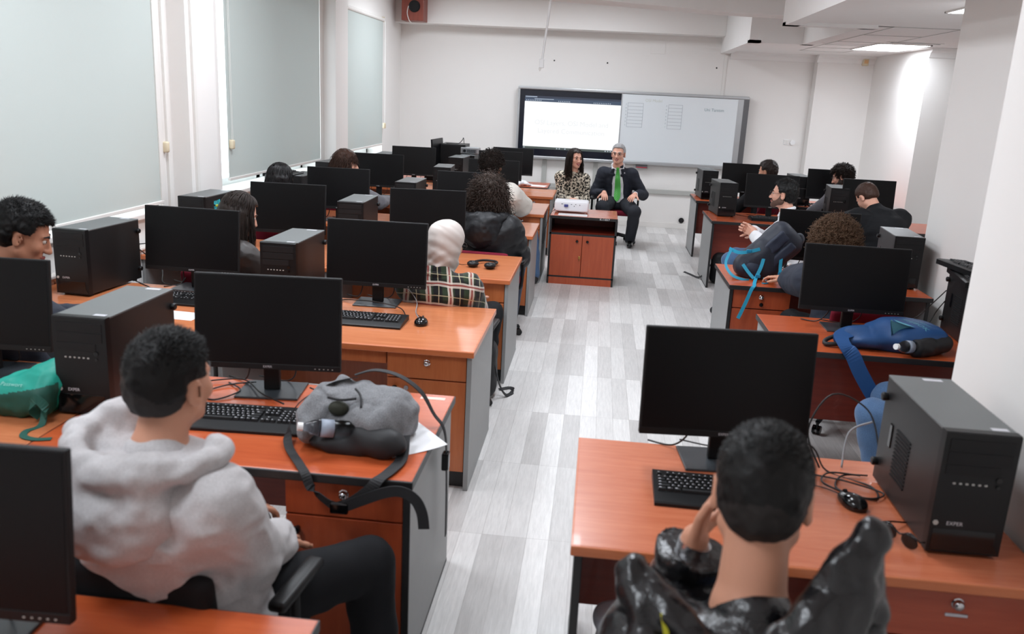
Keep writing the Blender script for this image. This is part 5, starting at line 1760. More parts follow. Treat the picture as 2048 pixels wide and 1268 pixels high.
        if cuff:
            for i in (0, 1):
                D = (s.wr[i] - s.el[i])
                D /= np.linalg.norm(D)
                c = Soft(s.vox)
                c.add(Cap(s.wr[i] - D * 0.055, s.wr[i] - D * 0.01, 0.037 * S + t * 0.7, 0.033 * S + t * 0.6), 0)
                soft_obj('cuff', c, cuff, s.t)
        if collar:
            cm, ch, cr = collar
            c = Soft(s.vox)
            nk = V3(s.h(0, -0.012, -0.05)) - s.N
            nk /= np.linalg.norm(nk)
            u = s.X - nk * (s.X @ nk)
            u /= np.linalg.norm(u)
            w = np.cross(nk, u)
            ring = [s.N + nk * ch + (u * math.cos(a) * 0.070 + w * math.sin(a) * 0.064) * S + nk * (-0.028 if math.sin(a) > 0.3 else 0.012) for a in np.linspace(0, 2 * math.pi, 15)]
            for a, b_ in zip(ring[:-1], ring[1:]): c.add(Cap(a, b_, cr, cr), 0.012)
            soft_obj('collar', c, cm, s.t)
        return ob

    def trousers(s, mat, t=0.014, folds=0.006, name='trousers'):
        S = s.S
        g = Soft(s.vox * 1.25)
        g.add(Ell(s.P + V3((0, 0.0, 0.0)), (0.165 * S + t * 0.4, 0.125 * S + t * 0.4, 0.088)), 0)
        for i in (0, 1):
            g.add(Cap(s.hips[i], s.kn[i], 0.086 * S + t * 0.6, 0.06 * S + t), 0.03).add(Cap(s.kn[i], s.an[i] + V3((0, 0, 0.015)), 0.058 * S + t, 0.046 * S + t), 0.015)
        M = np.array([[10.0, 3, 3], [2, 10, -4], [-1, 3, 12.0]])
        g.fold(lambda P: folds * (vnoise(P @ M.T + 21.3) + 0.5 * vnoise(P @ M.T * 2.1)))
        soft_obj(name, g, mat, s.t)
        return s

    def shoes(s, mat=None):
        for i in (0, 1):
            a = s.an[i]
            g = Soft(0.007)
            dz = a[2] - 0.045
            d = s.kn[i] - a
            yaw = 0
            g.add(Cap(a + V3((0, -0.035, -dz + 0.0)), a + V3((0, 0.05, -dz + 0.002)), 0.044, 0.043), 0).add(Cap(a + V3((0, 0.05, -dz)), a + V3((0, 0.16, -dz - 0.008)), 0.043, 0.036), 0.02)
            g.add(Cap(a + V3((0, -0.03, -dz)), a + V3((0, -0.01, -0.005)), 0.042, 0.044), 0.02)
            g.cut(Half((0, 0, 0.003), (0, 0, -1)), 0.006)
            soft_obj('shoe', g, mat or M_SNEAK, s.t)
        return s

    def glasses(s, mat=None):
        m = MB()
        for k in (-1, 1):
            pts = [s.h(k * 0.034 + 0.024 * math.cos(a), 0.104, 0.002 + 0.017 * math.sin(a)) for a in np.linspace(0, 2 * math.pi, 17)]
            m.tube(pts, 0.0018, 5)
            m.tube([s.h(k * 0.058, 0.103, 0.006), s.h(k * 0.076, 0.06, 0.006), s.h(k * 0.080, -0.005, 0.008)], 0.0018, 5)
        m.tube([s.h(-0.010, 0.104, 0.005), s.h(0, 0.108, 0.008), s.h(0.010, 0.104, 0.005)], 0.0018, 5)
        m.build('glasses', mat or M_GLOSSB, s.t, smooth=True)
        return s

    def beard(s, mat=None, full=True):
        g = Soft(0.005)
        for k in (-1, 1):
            g.add(s.hC((k * 0.052, 0.005, -0.058), (k * 0.014, 0.071, -0.092), 0.0265, 0.0225), 0.03)
            g.add(s.hC((k * 0.067, 0.006, -0.012), (k * 0.056, 0.012, -0.06), 0.011, 0.024), 0.02).add(s.hC((k * 0.054, 0.012, -0.055), (k * 0.034, 0.062, -0.072), 0.020, 0.018), 0.02)
        g.add(s.hE((0, 0.076, -0.097), (0.024, 0.021, 0.019)), 0.02)
        g.add(s.hC((-0.024, 0.086, -0.056), (0.024, 0.086, -0.056), 0.0075), 0.008)
        g.sub(s.hE((0, 0.10, -0.067), (0.020, 0.02, 0.007)), 0.004)
        g.fold(lambda P: 0.0012 * vnoise(P * 260))
        soft_obj('beard', g, mat or M_STUBBLE, s.t)
        return s

    # ---------------------------------------------------------------- hair
    def scalp(s, g, t=0.012, low=-0.075, front=0.060):
        g.add(s.hE((0, -0.014, 0.034), (0.074 + t, 0.095 + t, 0.083 + t)), 0)
        g.add(s.hE((0, -0.050, -0.015), (0.062 + t * 0.7, 0.052 + t * 0.7, 0.055 + t)), 0.03)
        fc = s.Rh
        g.sub(RBox(s.h(0, 0.118, -0.046), s.hr(0.10, 0.085, 0.120), 0.03 * s.S, fc), 0.012)          # face
        for k in (-1, 1): g.sub(RBox(s.h(k * 0.088, 0.010, -0.048), s.hr(0.028, 0.040, 0.064), 0.015 * s.S, fc), 0.010)
        g.cut(Half(s.h(0, -0.06, low), tuple(fc @ V3((0, 0.25, -1)))), 0.02)
        return g

    def hair(s, mat, kind='short', t=0.013, seed=1, n=3500, spike=0.016, amp=0.004, freq=60, low=-0.075, extra=None, fade=None):
        rng = np.random.RandomState(seed)
        g = Soft(0.006)
        s.scalp(g, t, low)
        if extra:
            for p, kk in extra(s): g.add(p, kk)
        g.fold(lambda P: amp * vnoise(P * freq + seed) + amp * 0.6 * vnoise(P * freq * 2.1))
        V, Q = g.surface()
        # normals
        a = V[Q]
        fn = np.cross(a[:, 2] - a[:, 0], a[:, 3] - a[:, 1])
        vn = np.zeros_like(V)
        for j in range(4): np.add.at(vn, Q[:, j], fn)
        vn /= np.linalg.norm(vn, axis=1)[:, None] + 1e-9
        if vn[:, 2].sum() < 0 and False: vn = -vn
        cen = V3(s.h(0, -0.01, 0.02))
        if (vn * (V - cen)).sum() < 0: vn = -vn
        VV, FF = [V], [Q]
        base = len(V)
        out = (V - cen)
        sel = rng.choice(len(V), n)
        P0, N0 = V[sel], vn[sel]
        if kind == 'short':
            fl = s.Rh @ V3((0.25, 0.75, -0.1))
            D = N0 * 0.58 + fl[None] * 0.6 + rng.randn(n, 3) * 0.25
            D /= np.linalg.norm(D, axis=1)[:, None]
            ln = spike * (0.4 + 0.8 * rng.rand(n)) * np.clip(0.35 + ((P0 - cen) @ s.Rh)[:, 2] * 9, 0.25, 1.15)
            tx = np.cross(D, rng.randn(n, 3))
            tx /= np.linalg.norm(tx, axis=1)[:, None] + 1e-9
            ty = np.cross(D, tx)
            r = 0.0016
            B = P0 - N0 * 0.004
            tri = np.stack([B + tx * r, B - tx * r * 0.5 + ty * r * 0.87, B - tx * r * 0.5 - ty * r * 0.87, B + D * ln[:, None]], 1)
            VV.append(tri.reshape(-1, 3))
            i0 = base + 4 * np.arange(n)
            T3 = np.concatenate([np.stack([i0 + x, i0 + y, i0 + 3, i0 + 3], 1) for x, y in ((0, 1), (1, 2), (2, 0))])
            tris = T3[:, :3]
            me = bpy.data.meshes.new('hair')
            Vall = np.concatenate(VV)
            faces = Q.tolist() + tris.tolist()
            me.from_pydata(Vall.tolist(), [], faces)
            me.polygons.foreach_set('use_smooth', [True] * len(me.polygons))
            if fade is None: return link('hair', me, mat, s.t)
            ob = link('hair', me, [mat, fade], s.t)
            zl = ((Vall[Q].mean(1) - s.H) @ s.Rh) / s.S
            lo_ = (zl[:, 2] + zl[:, 1] * 0.25 + 0.008 * vnoise(zl * 40) < -0.035)
            zt = ((np.repeat(P0, 3, 0).reshape(n, 3, 3)[:, 0] - s.H) @ s.Rh) / s.S
            l2 = (zt[:, 2] + zt[:, 1] * 0.25 < -0.045)
            me.polygons.foreach_set('material_index', np.concatenate([lo_, np.tile(l2, 3)]).astype(np.int32))
            return ob
        # curls: small coils standing on the surface, falling with gravity
        m = MB()
        g_ = V3((0, 0, -1))
        K = 14
        rad, ln, droop, thick = {'curl': (0.007, 0.030, 0.35, 0.0034), 'afro': (0.008, 0.040, 0.12, 0.0030), 'longcurl': (0.009, 0.065, 0.9, 0.0032), 'wavy': (0.005, 0.05, 1.6, 0.0034)}[kind]
        Vs, Fs = [], []
        off = len(V)
        cs = np.array([[math.cos(2 * math.pi * q / 3), math.sin(2 * math.pi * q / 3)] for q in range(3)])
        for j in range(n):
            p, nn = P0[j], N0[j]
            d = nn + g_ * droop + rng.randn(3) * 0.35
            d /= np.linalg.norm(d)
            u = np.cross(d, rng.randn(3))
            u /= np.linalg.norm(u) + 1e-9
            w = np.cross(d, u)
            L = ln * (0.5 + rng.rand())
            ph = rng.rand() * 6.28
            rr = rad * (0.6 + 0.7 * rng.rand())
            turns = 1.6 + rng.rand()
            tt = np.linspace(0, 1, K)
            ang = ph + tt * turns * 6.28
            pts = p - nn * 0.008 + d[None] * (tt * L)[:, None] + g_[None] * (droop * 0.03 * tt * tt)[:, None] + (u[None] * np.cos(ang)[:, None] + w[None] * np.sin(ang)[:, None]) * (rr * (0.3 + 0.7 * tt))[:, None]
            tg = np.gradient(pts, axis=0)
            tg /= np.linalg.norm(tg, axis=1)[:, None] + 1e-9
            a1 = np.cross(tg, V3((0.31, 0.77, 0.55))[None])
            a1 /= np.linalg.norm(a1, axis=1)[:, None] + 1e-9
            a2 = np.cross(tg, a1)
            th_ = thick * (1 - 0.55 * tt)
            ring = pts[:, None] + (a1[:, None] * cs[None, :, 0:1] + a2[:, None] * cs[None, :, 1:2]) * th_[:, None, None]
            Vs.append(ring.reshape(-1, 3))
            for q in range(K - 1):
                for c_ in range(3):
                    Fs.append((off + q * 3 + c_, off + q * 3 + (c_ + 1) % 3, off + (q + 1) * 3 + (c_ + 1) % 3, off + (q + 1) * 3 + c_))
            off += 3 * K
        Vall = np.concatenate([V] + Vs)
        me = bpy.data.meshes.new('hair')
        me.from_pydata(Vall.tolist(), [], Q.tolist() + Fs)
        me.polygons.foreach_set('use_smooth', [True] * len(me.polygons))
        return link('hair', me, mat, s.t)

    def long_hair(s, mat, length=0.42, seed=2, n=420, t=0.014, width=0.115, wave=0.008, back=0.07, part=0.0, thick=0.0032, sides=(1, 1)):
        """straight or wavy hair falling from the crown over the back and the shoulders"""
        rng = np.random.RandomState(seed)
        g = Soft(0.007)
        s.scalp(g, t, -0.10, 0.06)
        c0 = V3(s.h(0, -0.075, 0.0))
        c1 = c0 + V3((0, -back * 0.5, -length * 0.55))
        c2 = c0 + V3((0, -back, -length * 0.92))
        g.add(Loft([c0, c1, c2], [0.070 * s.S, width * 0.8, width * 0.62], [0.045, 0.042, 0.028], s.Rh @ V3((1, 0, 0))), 0.04)
        for i, k in enumerate((-1, 1)):
            if sides[i]:
                a = V3(s.h(k * 0.078, -0.015, 0.01))
                g.add(Cap(a, a + V3((k * 0.012, -0.01, -length * 0.45)), 0.026, 0.022), 0.03)
        g.fold(lambda P: 0.004 * vnoise(P * np.array([70, 70, 9]) + seed) + 0.004 * vnoise(P * np.array([28, 28, 6])))
        V, Q = g.surface()
        Vs, Fs = [V], Q.tolist()
        off = len(V)
        K = 16
        cs = np.array([[math.cos(2 * math.pi * q / 3), math.sin(2 * math.pi * q / 3)] for q in range(3)])
        for j in range(n):
            az = rng.uniform(-1, 1) * 2.25
            # start on the crown, down round the head, then hanging
            k_ = math.sin(az)
            r0 = 0.088 * s.S
            f = np.linspace(0, 1, K)
            el_ = np.clip(f * 2.4, 0, 1) * 1.6
            dirl = V3((math.sin(az), -math.cos(az), 0))
            hx = np.sin(el_)[:, None] * dirl[None] * np.array([0.088, 0.108, 0.0])[None] + np.cos(el_)[:, None] * V3((0, 0, 0.10))[None] + V3((0, -0.014, 0.034))[None]
            pts = s.H[None] + (hx * s.S) @ s.Rh.T
            hang = np.clip((f - 0.42) / 0.58, 0, 1)
            LL = length * (0.75 + 0.35 * rng.rand()) * (1.0 if abs(az) < 1.6 else 0.8)
            pts = pts + V3((0, 0, -1))[None] * (hang * LL)[:, None] + (s.Rh @ dirl)[None] * (0.02 * np.sin(hang * 2.5))[:, None] + V3((0, -back, 0))[None] * (hang * 0.8 * (0.6 + 0.4 * math.cos(az)))[:, None]
            pts = pts + (s.Rh @ V3((1, 0, 0)))[None] * (wave * np.sin(f * (9 + 4 * rng.rand()) + rng.rand() * 6))[:, None] + rng.randn(3)[None] * 0.006 * f[:, None]
            tg = np.gradient(pts, axis=0)
            tg /= np.linalg.norm(tg, axis=1)[:, None] + 1e-9
            a1 = np.cross(tg, V3((0.31, 0.77, 0.55))[None])
            a1 /= np.linalg.norm(a1, axis=1)[:, None] + 1e-9
            a2 = np.cross(tg, a1)
            th_ = thick * (1 - 0.7 * f ** 2)
            ring = pts[:, None] + (a1[:, None] * cs[None, :, 0:1] + a2[:, None] * cs[None, :, 1:2]) * th_[:, None, None]
            Vs.append(ring.reshape(-1, 3))
            for q in range(K - 1):
                for c_ in range(3):
                    Fs.append((off + q * 3 + c_, off + q * 3 + (c_ + 1) % 3, off + (q + 1) * 3 + (c_ + 1) % 3, off + (q + 1) * 3 + c_))
            off += 3 * K
        me = bpy.data.meshes.new('hair')
        me.from_pydata(np.concatenate(Vs).tolist(), [], Fs)
        me.polygons.foreach_set('use_smooth', [True] * len(me.polygons))
        return link('hair', me, mat, s.t)

    def front(s, f, x=0.0, off=0.0):
        """a point on the chest: f = 0 at the pelvis .. 1 at the neck"""
        pts = [s.P, s.W1, s.W2, s.SC, s.N]
        ry = [0.118, 0.108, 0.116, 0.082, 0.058]
        q = min(max(f, 0), 0.9999) * 4
        i = int(q)
        u = q - i
        p = pts[i] * (1 - u) + pts[i + 1] * u
        r = (ry[i] * (1 - u) + ry[i + 1] * u) * s.S + off
        fw = np.cross(V3((0, 0, 1)), s.X)
        r *= math.sqrt(max(0.1, 1 - (x / (0.16 * s.S)) ** 2))
        return p + fw * r + s.X * x


M_FADE = plain('short_faded_hair', (27, 21, 19), 0.7, var=0.25, vscale=120)
M_HOODIE = melange('grey_melange_fleece', (178, 175, 176), (196, 193, 194), 180, 0.2)
k = NT('black_puffer_shell')
v = k.coords()
k.set(lin((20, 20, 23)), 0.26, spec=0.6)
k.bump(k.noise(v, 45, 3, 0.6), 0.55, 0.006)
M_PUFF = k.m
k = NT('matt_puffer_shell')
v = k.coords()
k.set(lin((20, 21, 25)), 0.5, spec=0.4)
k.bump(k.noise(v, 34, 3), 0.4, 0.006)
M_PUFF2 = k.m
M_BLKJ = plain('black_wool', (24, 25, 28), 0.85, spec=0.25, var=0.12, bump=0.15, bscale=400)
M_NAVYJ = plain('navy_jacket', (34, 40, 54), 0.8, var=0.1, bump=0.1, bscale=400)
M_SUIT = plain('charcoal_suit', (40, 43, 52), 0.75, spec=0.25, var=0.1, bump=0.1, bscale=600)
M_SUITT = plain('charcoal_trousers', (44, 46, 52), 0.8, spec=0.25, var=0.1)
M_SHIRT = plain('white_shirt', (232, 233, 236), 0.75, spec=0.2, var=0.02)
M_WHITEJ = plain('off_white_jacket', (228, 224, 216), 0.75, spec=0.2, var=0.03, bump=0.15, bscale=90, bdist=0.003)
M_GREYJ = melange('grey_knit', (104, 104, 110), (134, 134, 140), 200, 0.3)
M_DBROWN = plain('dark_brown_leather', (46, 40, 38), 0.5, var=0.12, bump=0.15, bscale=60, bdist=0.002)
M_CREAM = plain('cream_knit', (196, 178, 158), 0.85, var=0.06, bump=0.2, bscale=250)
M_BEIGE2 = plain('beige_ribbing', (196, 184, 166), 0.85, var=0.05, bump=0.2, bscale=300)
M_SCARF = plain('pale_headscarf', (204, 194, 188), 0.55, spec=0.3, var=0.03, bump=0.08, bscale=500)
k = NT('green_tie')
v = k.coords((1, 1, 1))
w = k.n('ShaderNodeTexWave')
w.inputs['Scale'].default_value = 26
w.bands_direction = 'DIAGONAL'
k.l(v, w.inputs[0])
k.set(k.mix(w.outputs[0], lin((60, 160, 58)), lin((90, 186, 84))), 0.45)
M_TIE = k.m

# leopard knit: cream ground with dark broken rings
k = NT('leopard_knit')
v = k.coords()
d = k.noise(v, 30, 2)
vm = k.n('ShaderNodeVectorMath', operation='ADD')
cmb = k.n('ShaderNodeCombineXYZ')
q = k.math('MULTIPLY', d, 0.022)
for i in range(3): k.l(q, cmb.inputs[i])
k.l(v, vm.inputs[0])
k.l(cmb.outputs[0], vm.inputs[1])
vo = k.n('ShaderNodeTexVoronoi')
vo.inputs['Scale'].default_value = 40
k.l(vm.outputs[0], vo.inputs['Vector'])
ds = vo.outputs['Distance']
ring = k.math('MULTIPLY', k.math('GREATER_THAN', ds, 0.17), k.math('LESS_THAN', ds, 0.56))
br_ = k.math('GREATER_THAN', k.noise(v, 62, 1), 0.36)
m1 = k.math('MULTIPLY', ring, br_)
k.set(k.mix(m1, lin((206, 196, 178)), lin((22, 20, 20))), 0.85, spec=0.2)
M_LEO = k.m

# tartan flannel
k = NT('tartan_flannel')
tc = k.n('ShaderNodeTexCoord')
sp = k.n('ShaderNodeSeparateXYZ')
k.l(tc.outputs['Object'], sp.inputs[0])
nz = k.math('MULTIPLY', k.math('SUBTRACT', k.noise(tc.outputs['Object'], 7, 2), 0.5), 0.03)
def band(sock, period, off, width):
    a = k.math('FRACT', k.math('DIVIDE', k.math('ADD', k.math('ADD', sock, off), nz), period))
    return k.math('LESS_THAN', a, width / period)
xx = k.math('ADD', sp.outputs[0], k.math('MULTIPLY', sp.outputs[1], 0.45))
zz = k.math('ADD', sp.outputs[2], k.math('MULTIPLY', sp.outputs[1], 0.3))
P_ = 0.135
base = k.mix(band(xx, P_, 0.0, 0.055), lin((46, 58, 42)), lin((30, 30, 32)))
base = k.mix(k.math('MULTIPLY', band(zz, P_, 0.05, 0.055), 0.6), base, lin((28, 28, 28)))
for sk in (xx, zz):
    base = k.mix(k.math('MULTIPLY', band(sk, P_, 0.045, 0.034), 0.72), base, lin((214, 204, 192)))
    base = k.mix(k.math('MULTIPLY', band(sk, P_, 0.033, 0.011), 0.9), base, lin((128, 40, 36)))
    base = k.mix(k.math('MULTIPLY', band(sk, P_, 0.105, 0.005), 0.75), base, lin((190, 182, 150)))
k.set(base, 0.9, spec=0.15, sheen=0.2)
M_PLAID = k.m


def hood_down(p, mat, drop=0.17, wide=0.15, rim=0.03, depth=0.10, lift=0.03, name='hood', peak=None, vox=0.008, folds=0.008, tips=None, double=False, arc=2.0, sheet=False, bag=0.0):
    """a hood lying open on the back: a thick rim round the neck and a bag behind it"""
    g = Soft(vox)
    N, X = p.N, p.X
    F_ = np.cross(V3((0, 0, 1)), X)
    g.add(Ell(N - F_ * (depth * 0.9 + bag * 0.6) + V3((0, 0, -drop * 0.45)), (wide * 0.95, depth * 0.75, drop * 0.72)), 0)
    if bag: g.add(Ell(N - F_ * (depth * 0.95 + bag) + V3((-0.02, 0, -drop * 0.75)), (wide * 0.72, depth * 0.6, drop * 0.42)), 0.08)
    g.add(Ell(N - F_ * (depth * 1.0) + V3((0, 0, -drop * 0.85)), (wide * 0.6, depth * 0.5, drop * 0.4)), 0.06)
    ang = np.linspace(-arc, arc, 19)
    ring = []
    for a in ang:
        r = wide * (1.0 if abs(a) < 1.6 else 0.9)
        c = N + X * math.sin(a) * r - F_ * (math.cos(a) * depth * 1.35 + 0.01) + V3((0, 0, lift + (0.02 * abs(a) if tips is None else tips[0 if a < 0 else 1] * (abs(a) / arc) ** 1.6)))
        ring.append(c)
    for a, b in zip(ring[:-1], ring[1:]): g.add(Cap(a, b, rim, rim), 0.03)
    if double:
        for a, b in zip(ring[:-1], ring[1:]):
            o = V3((0, 0, -rim * 1.5))
            ca, cb = N + (a - N) * 1.12 + o, N + (b - N) * 1.12 + o
            g.add(Cap(ca, cb, rim * 1.05, rim * 1.05), 0.012)
    if peak is not None: g.add(Cap(ring[5], V3(peak), rim, rim * 0.6), 0.03)
    if sheet:
        for e_, i_ in ((ring[0], 0), (ring[-1], 1)):
            g.add(Loft([e_, (e_ + p.sh[i_]) * 0.5 + V3((0, 0, 0.01)), p.sh[i_] + V3((0, 0, 0.03))], [0.03, 0.05, 0.06], [0.03, 0.06, 0.07], F_), 0.04)
    g.sub(Ell(N - F_ * (depth * 0.25) + V3((0, 0, 0.06)), (wide * 0.80, depth * 0.95, drop * 0.62)), 0.02)
    g.sub(Cap(p.N - V3((0, 0, 0.05)), p.N + V3((0, 0, 0.2)), 0.066 * p.S), 0.02)
    g.add(Ell(N - F_ * (depth * 0.25) + V3((0, 0, lift - rim * 0.9)), (wide * 1.0, depth * 1.15, 0.035)), 0.03)
    if folds: g.fold(lambda P: folds * (vnoise(P * np.array([12, 12, 20]) + 9) + 0.5 * vnoise(P * 36)))
    soft_obj(name, g, mat, p.t)


# 1 --- student in the light grey hoodie
p = Person('person in a light grey hoodie seen from behind at the near red desk', (-1.0, 1.96), -16, (-0.994, 1.87, 1.237), (-16, 2, 2), S=1.05, sh=0.98, wr=((-0.12, 0.32, 0.68, 0), (0.06, 0.26, 0.64, 0)), an=((-0.2, 0.36, 0.09, 0), (0.33, 0.40, 0.09, 0)), poles=((-0.5, -0.5, -0.8), (0.3, -0.5, -0.85)), skin='mid', hump=0.045, vox=0.007)
p.body().brows(HR['black'])
p.hair(HR['black'], 'short', 0.010, 3, 14000, 0.016, 0.003, 60, -0.065, fade=M_FADE)
p.top('hoodie', M_HOODIE, 0.034, 0.020, 1.06, cuff=M_HOODIE, loose=1.06)
hood_down(p, M_HOODIE, 0.17, 0.165, 0.030, 0.125, 0.012, folds=0.013, tips=(0.05, 0.0), arc=2.0, bag=0.025)
p.trousers(M_BLKTR, 0.018).shoes()
chair(-1.0, 2.0, -6, 'black office chair under the student in the light grey hoodie', 'black')

# 2 --- student in the shiny puffer
p = Person('person in a shiny black puffer jacket at the near right desk, chin on hand', (0.395, 1.47), -10, (0.362, 1.56, 1.226), (-12, 16, 0), S=1.10, sh=0.95, nd=0.045, wr=((0.262, 1.70, 1.02), (0.18, 0.30, 0.70, 0)), an=None, poles=((0.05, 0.8, -0.9), (0.95, -0.4, -0.45)), skin='mid', vox=0.006,
           hand=({'d': (0.22, 0.05, 1.0), 'n': (0.9, -0.2, -0.1), 'curl': 0.5}, 0), hump=0.03)
p.body()
p.hair(HR['black'], 'short', 0.009, 5, 16000, 0.014, 0.003, 60, -0.085, fade=M_FADE)
p.top('puffer_jacket', M_PUFF, 0.034, 0.010, 1.05, quilt=(5, 0.012), loose=1.12)
N_, X_ = p.N, p.X
F_ = np.cross(V3((0, 0, 1)), X_)
at_ = lambda x, f_, z: N_ + X_ * x + F_ * f_ + V3((0, 0, z))
g = Soft(0.007)
tr_, tl_ = at_(0.185, -0.04, 0.215), at_(-0.222, -0.03, 0.05)
for T_, a_, b_, c_ in ((tr_, (0.02, -0.165, -0.055), (0.13, -0.15, -0.07), (0.20, -0.05, -0.07)), (tl_, (-0.02, -0.165, -0.055), (-0.13, -0.15, -0.085), (-0.21, -0.04, -0.085))):
    for q_, r_ in ((a_, 0.052), (b_, 0.056), (c_, 0.050)): g.add(Cap(T_, at_(*q_), 0.024, r_), 0.014)
for q_ in (-0.12, 0.0, 0.12): g.add(Cap(at_(q_ - 0.07, -0.15, -0.075), at_(q_ + 0.07, -0.15, -0.075), 0.05, 0.05), 0.03)
g.add(Ell(at_(0, -0.15, -0.15), (0.16, 0.06, 0.09)), 0.03)
g.sub(Cap(N_ - V3((0, 0, 0.05)), N_ + V3((0, 0, 0.2)), 0.078 * p.S), 0.03)
g.fold(lambda P: 0.011 * vnoise(P * np.array([16, 16, 20]) + 9) + 0.006 * vnoise(P * 40))
soft_obj('hood', g, M_PUFF, p.t)
g = Soft(0.006)
g.add(Loft([p.N - p.ax * 0.06, p.N + p.ax * 0.012], [0.10, 0.064], [0.09, 0.060], p.X), 0)
soft_obj('t_shirt', g, M_BLKJ, p.t)
w0 = p.wr[0]
MB().cyl(tuple(w0 + V3((0, 0, -0.012))), tuple(w0 + V3((0.005, 0, 0.012))), 0.036, n=20).build('watch', M_CHROME, p.t, smooth=True, angle=40)
MB().ribbon([p.N + V3((-0.15, -0.12, 0.03)), p.N + V3((-0.135, -0.135, -0.02)), p.N + V3((-0.12, -0.15, -0.06))], [(1, 0.2, 0)] * 3, 0.014, 0.003).build('yellow_tag', plain('yellow_tape', (190, 186, 40), 0.6), p.t)
p.trousers(M_DJEANS).shoes()
c = chair(0.40, 1.48, -10, 'black office chair with a grey top rail under the student in the shiny puffer', 'black')
for ch in list(c.children):
    if ch.name.split('.')[0] == 'backrest': ch.location = (0, 0.02, 0.13)
MB().tube([(-0.16, -0.31, 1.075), (-0.08, -0.318, 1.085), (0.08, -0.318, 1.085), (0.16, -0.31, 1.075)], 0.014, 8).build('top_rail', M_GREYTRIM, c, smooth=True)
# pale stool beside
t = tag(empty('stool', (0.215, 2.26, 0), R(20)), 'pale grey round stool at the left end of the pear-coloured desk', 'stool')
g = Soft(0.008)
g.add(RBox((0.0, 0, 0.435), (0.125, 0.125, 0.025), 0.024), 0).cut(Cap((0, 0, 0.2), (0, 0, 0.7), 0.14), 0.02).sub(Ell((0, 0, 0.53), (0.16, 0.16, 0.078)), 0.02)
soft_obj('seat', g, plain('pale_grey_plastic', (186, 186, 196), 0.4), t)
for sx in (-1, 1):
    for sy in (-1, 1):
        MB().tube([(sx * 0.08, sy * 0.08, 0.42), (sx * 0.12, sy * 0.12, 0.0)], 0.011, 8).build('leg', M_GREYTRIM, t, smooth=True)

# 3 --- young man in profile at the left
p = Person('person with short black hair in profile at the left edge, in a dark jacket', (-2.60, 3.50), -38, (-2.454, 3.42, 1.263), (-58, 24, 0), S=1.10, wr=((-0.10, 0.36, 0.79, 0), (0.12, 0.38, 0.79, 0)), skin='tan', hump=0.05)
p.body().brows(HR['black']).mouth()
p.hair(HR['black'], 'short', 0.018, 7, 10000, 0.020, 0.006, 40, -0.07)
p.top('jacket', M_NAVYJ, 0.026, 0.010, 1.06)
g = Soft(0.007)
a, b = p.sh[1], p.el[1]
o = V3((0.052, 0.02, 0.02))
g.add(Cap(a + (b - a) * 0.25 + o, b + o * 0.9, 0.026, 0.026), 0)
soft_obj('white_sleeve_panel', g, M_SHIRT, p.t)
p.trousers(M_BLKTR).shoes()
chair(-2.60, 3.52, -25, 'burgundy office chair under the young man in profile')

# 4 --- girl with the flower clip
p = Person('person with long dark wavy hair and a turquoise flower clip, in a dark brown jacket', (-2.22, 5.10), -26, (-2.208, 5.12, 1.143), (-52, 22, 0), S=1.05, sh=0.9, wr=((-0.10, 0.36, 0.79, 0), (0.12, 0.34, 0.79, 0)), skin='fair', hump=0.05)
p.body().brows(HR['dark']).mouth(M_LIPSR)
p.long_hair(HR['dark'], 0.40, 4, 420, 0.017, 0.12, 0.012, 0.05)
p.top('jacket', M_DBROWN, 0.024, 0.010)
p.top('knit_collar', M_CREAM, 0.010, 0.0) if False else None
g = Soft(0.007)
g.add(Loft([p.N - p.ax * 0.075, p.N + p.ax * 0.02], [0.125, 0.070], [0.105, 0.066], p.X), 0)
soft_obj('knit_collar', g, M_CREAM, p.t)
fl = MB()
fc = Vector(p.h(-0.062, -0.098, 0.008))
for i in range(5):
    a = R(72 * i)
    dx, dz = math.cos(a), math.sin(a)
    q = fc + Vector((-0.012, -0.02, 0))
    c1 = q + Vector((dx * 0.03, -0.004, dz * 0.03))
    u = Vector((-dz, 0, dx)) * 0.015
    tip = q + Vector((dx * 0.044, 0.0, dz * 0.044))
    fl.quad(tuple(q), tuple(c1 - u), tuple(tip), tuple(c1 + u))
fo = fl.build('flower_clip', plain('turquoise_petal', (40, 168, 178), 0.45), p.t)
md = fo.modifiers.new('thick', 'SOLIDIFY')
md.thickness = 0.004
MB().lathe([(0.0, 0.012), (0.008, 0.009), (0.01, 0.0)], n=10, M=MT(fc + Vector((-0.012, -0.024, 0))) @ RX).build('clip_centre', plain('flower_centre', (190, 190, 70), 0.5), p.t)
p.trousers(M_BLKTR).shoes()
chair(-2.22, 5.10, -20, 'burgundy office chair under the girl with the flower clip')

# 5 --- sleek dark hair
p = Person('person with sleek straight black hair, only the head showing above the monitors', (-2.66, 6.93), -12, (-2.631, 6.95, 1.165), (-38, 14, 0), S=1.05, sh=0.9, skin='fair')
p.body()
p.long_hair(HR['sleek'], 0.34, 6, 380, 0.012, 0.10, 0.003, 0.05)
p.top('jumper', M_BLKJ, 0.02, 0.007)
p.trousers(M_BLKTR).shoes()
chair(-2.66, 6.92, -8, 'burgundy office chair under the sleek black-haired student')

# 6 --- brown hair profile
p = Person('person with chin-length brown hair and a grey jumper below the far blind', (-2.53, 8.58), -15, (-2.537, 8.50, 1.192), (-82, 4, 0), S=1.08, wr=((-0.06, 0.42, 0.80, 0), (0.22, 0.42, 0.79, 0)), skin='fair')
p.body().brows(HR['brown']).mouth()
p.hair(HR['brown'], 'wavy', 0.022, 9, 1800, 0.02, 0.007, 36, -0.10)
p.top('jumper', M_GREYJ, 0.022, 0.008)
p.trousers(M_DJEANS).shoes()
chair(-2.53, 8.61, -8, 'burgundy office chair under the brown-haired student')

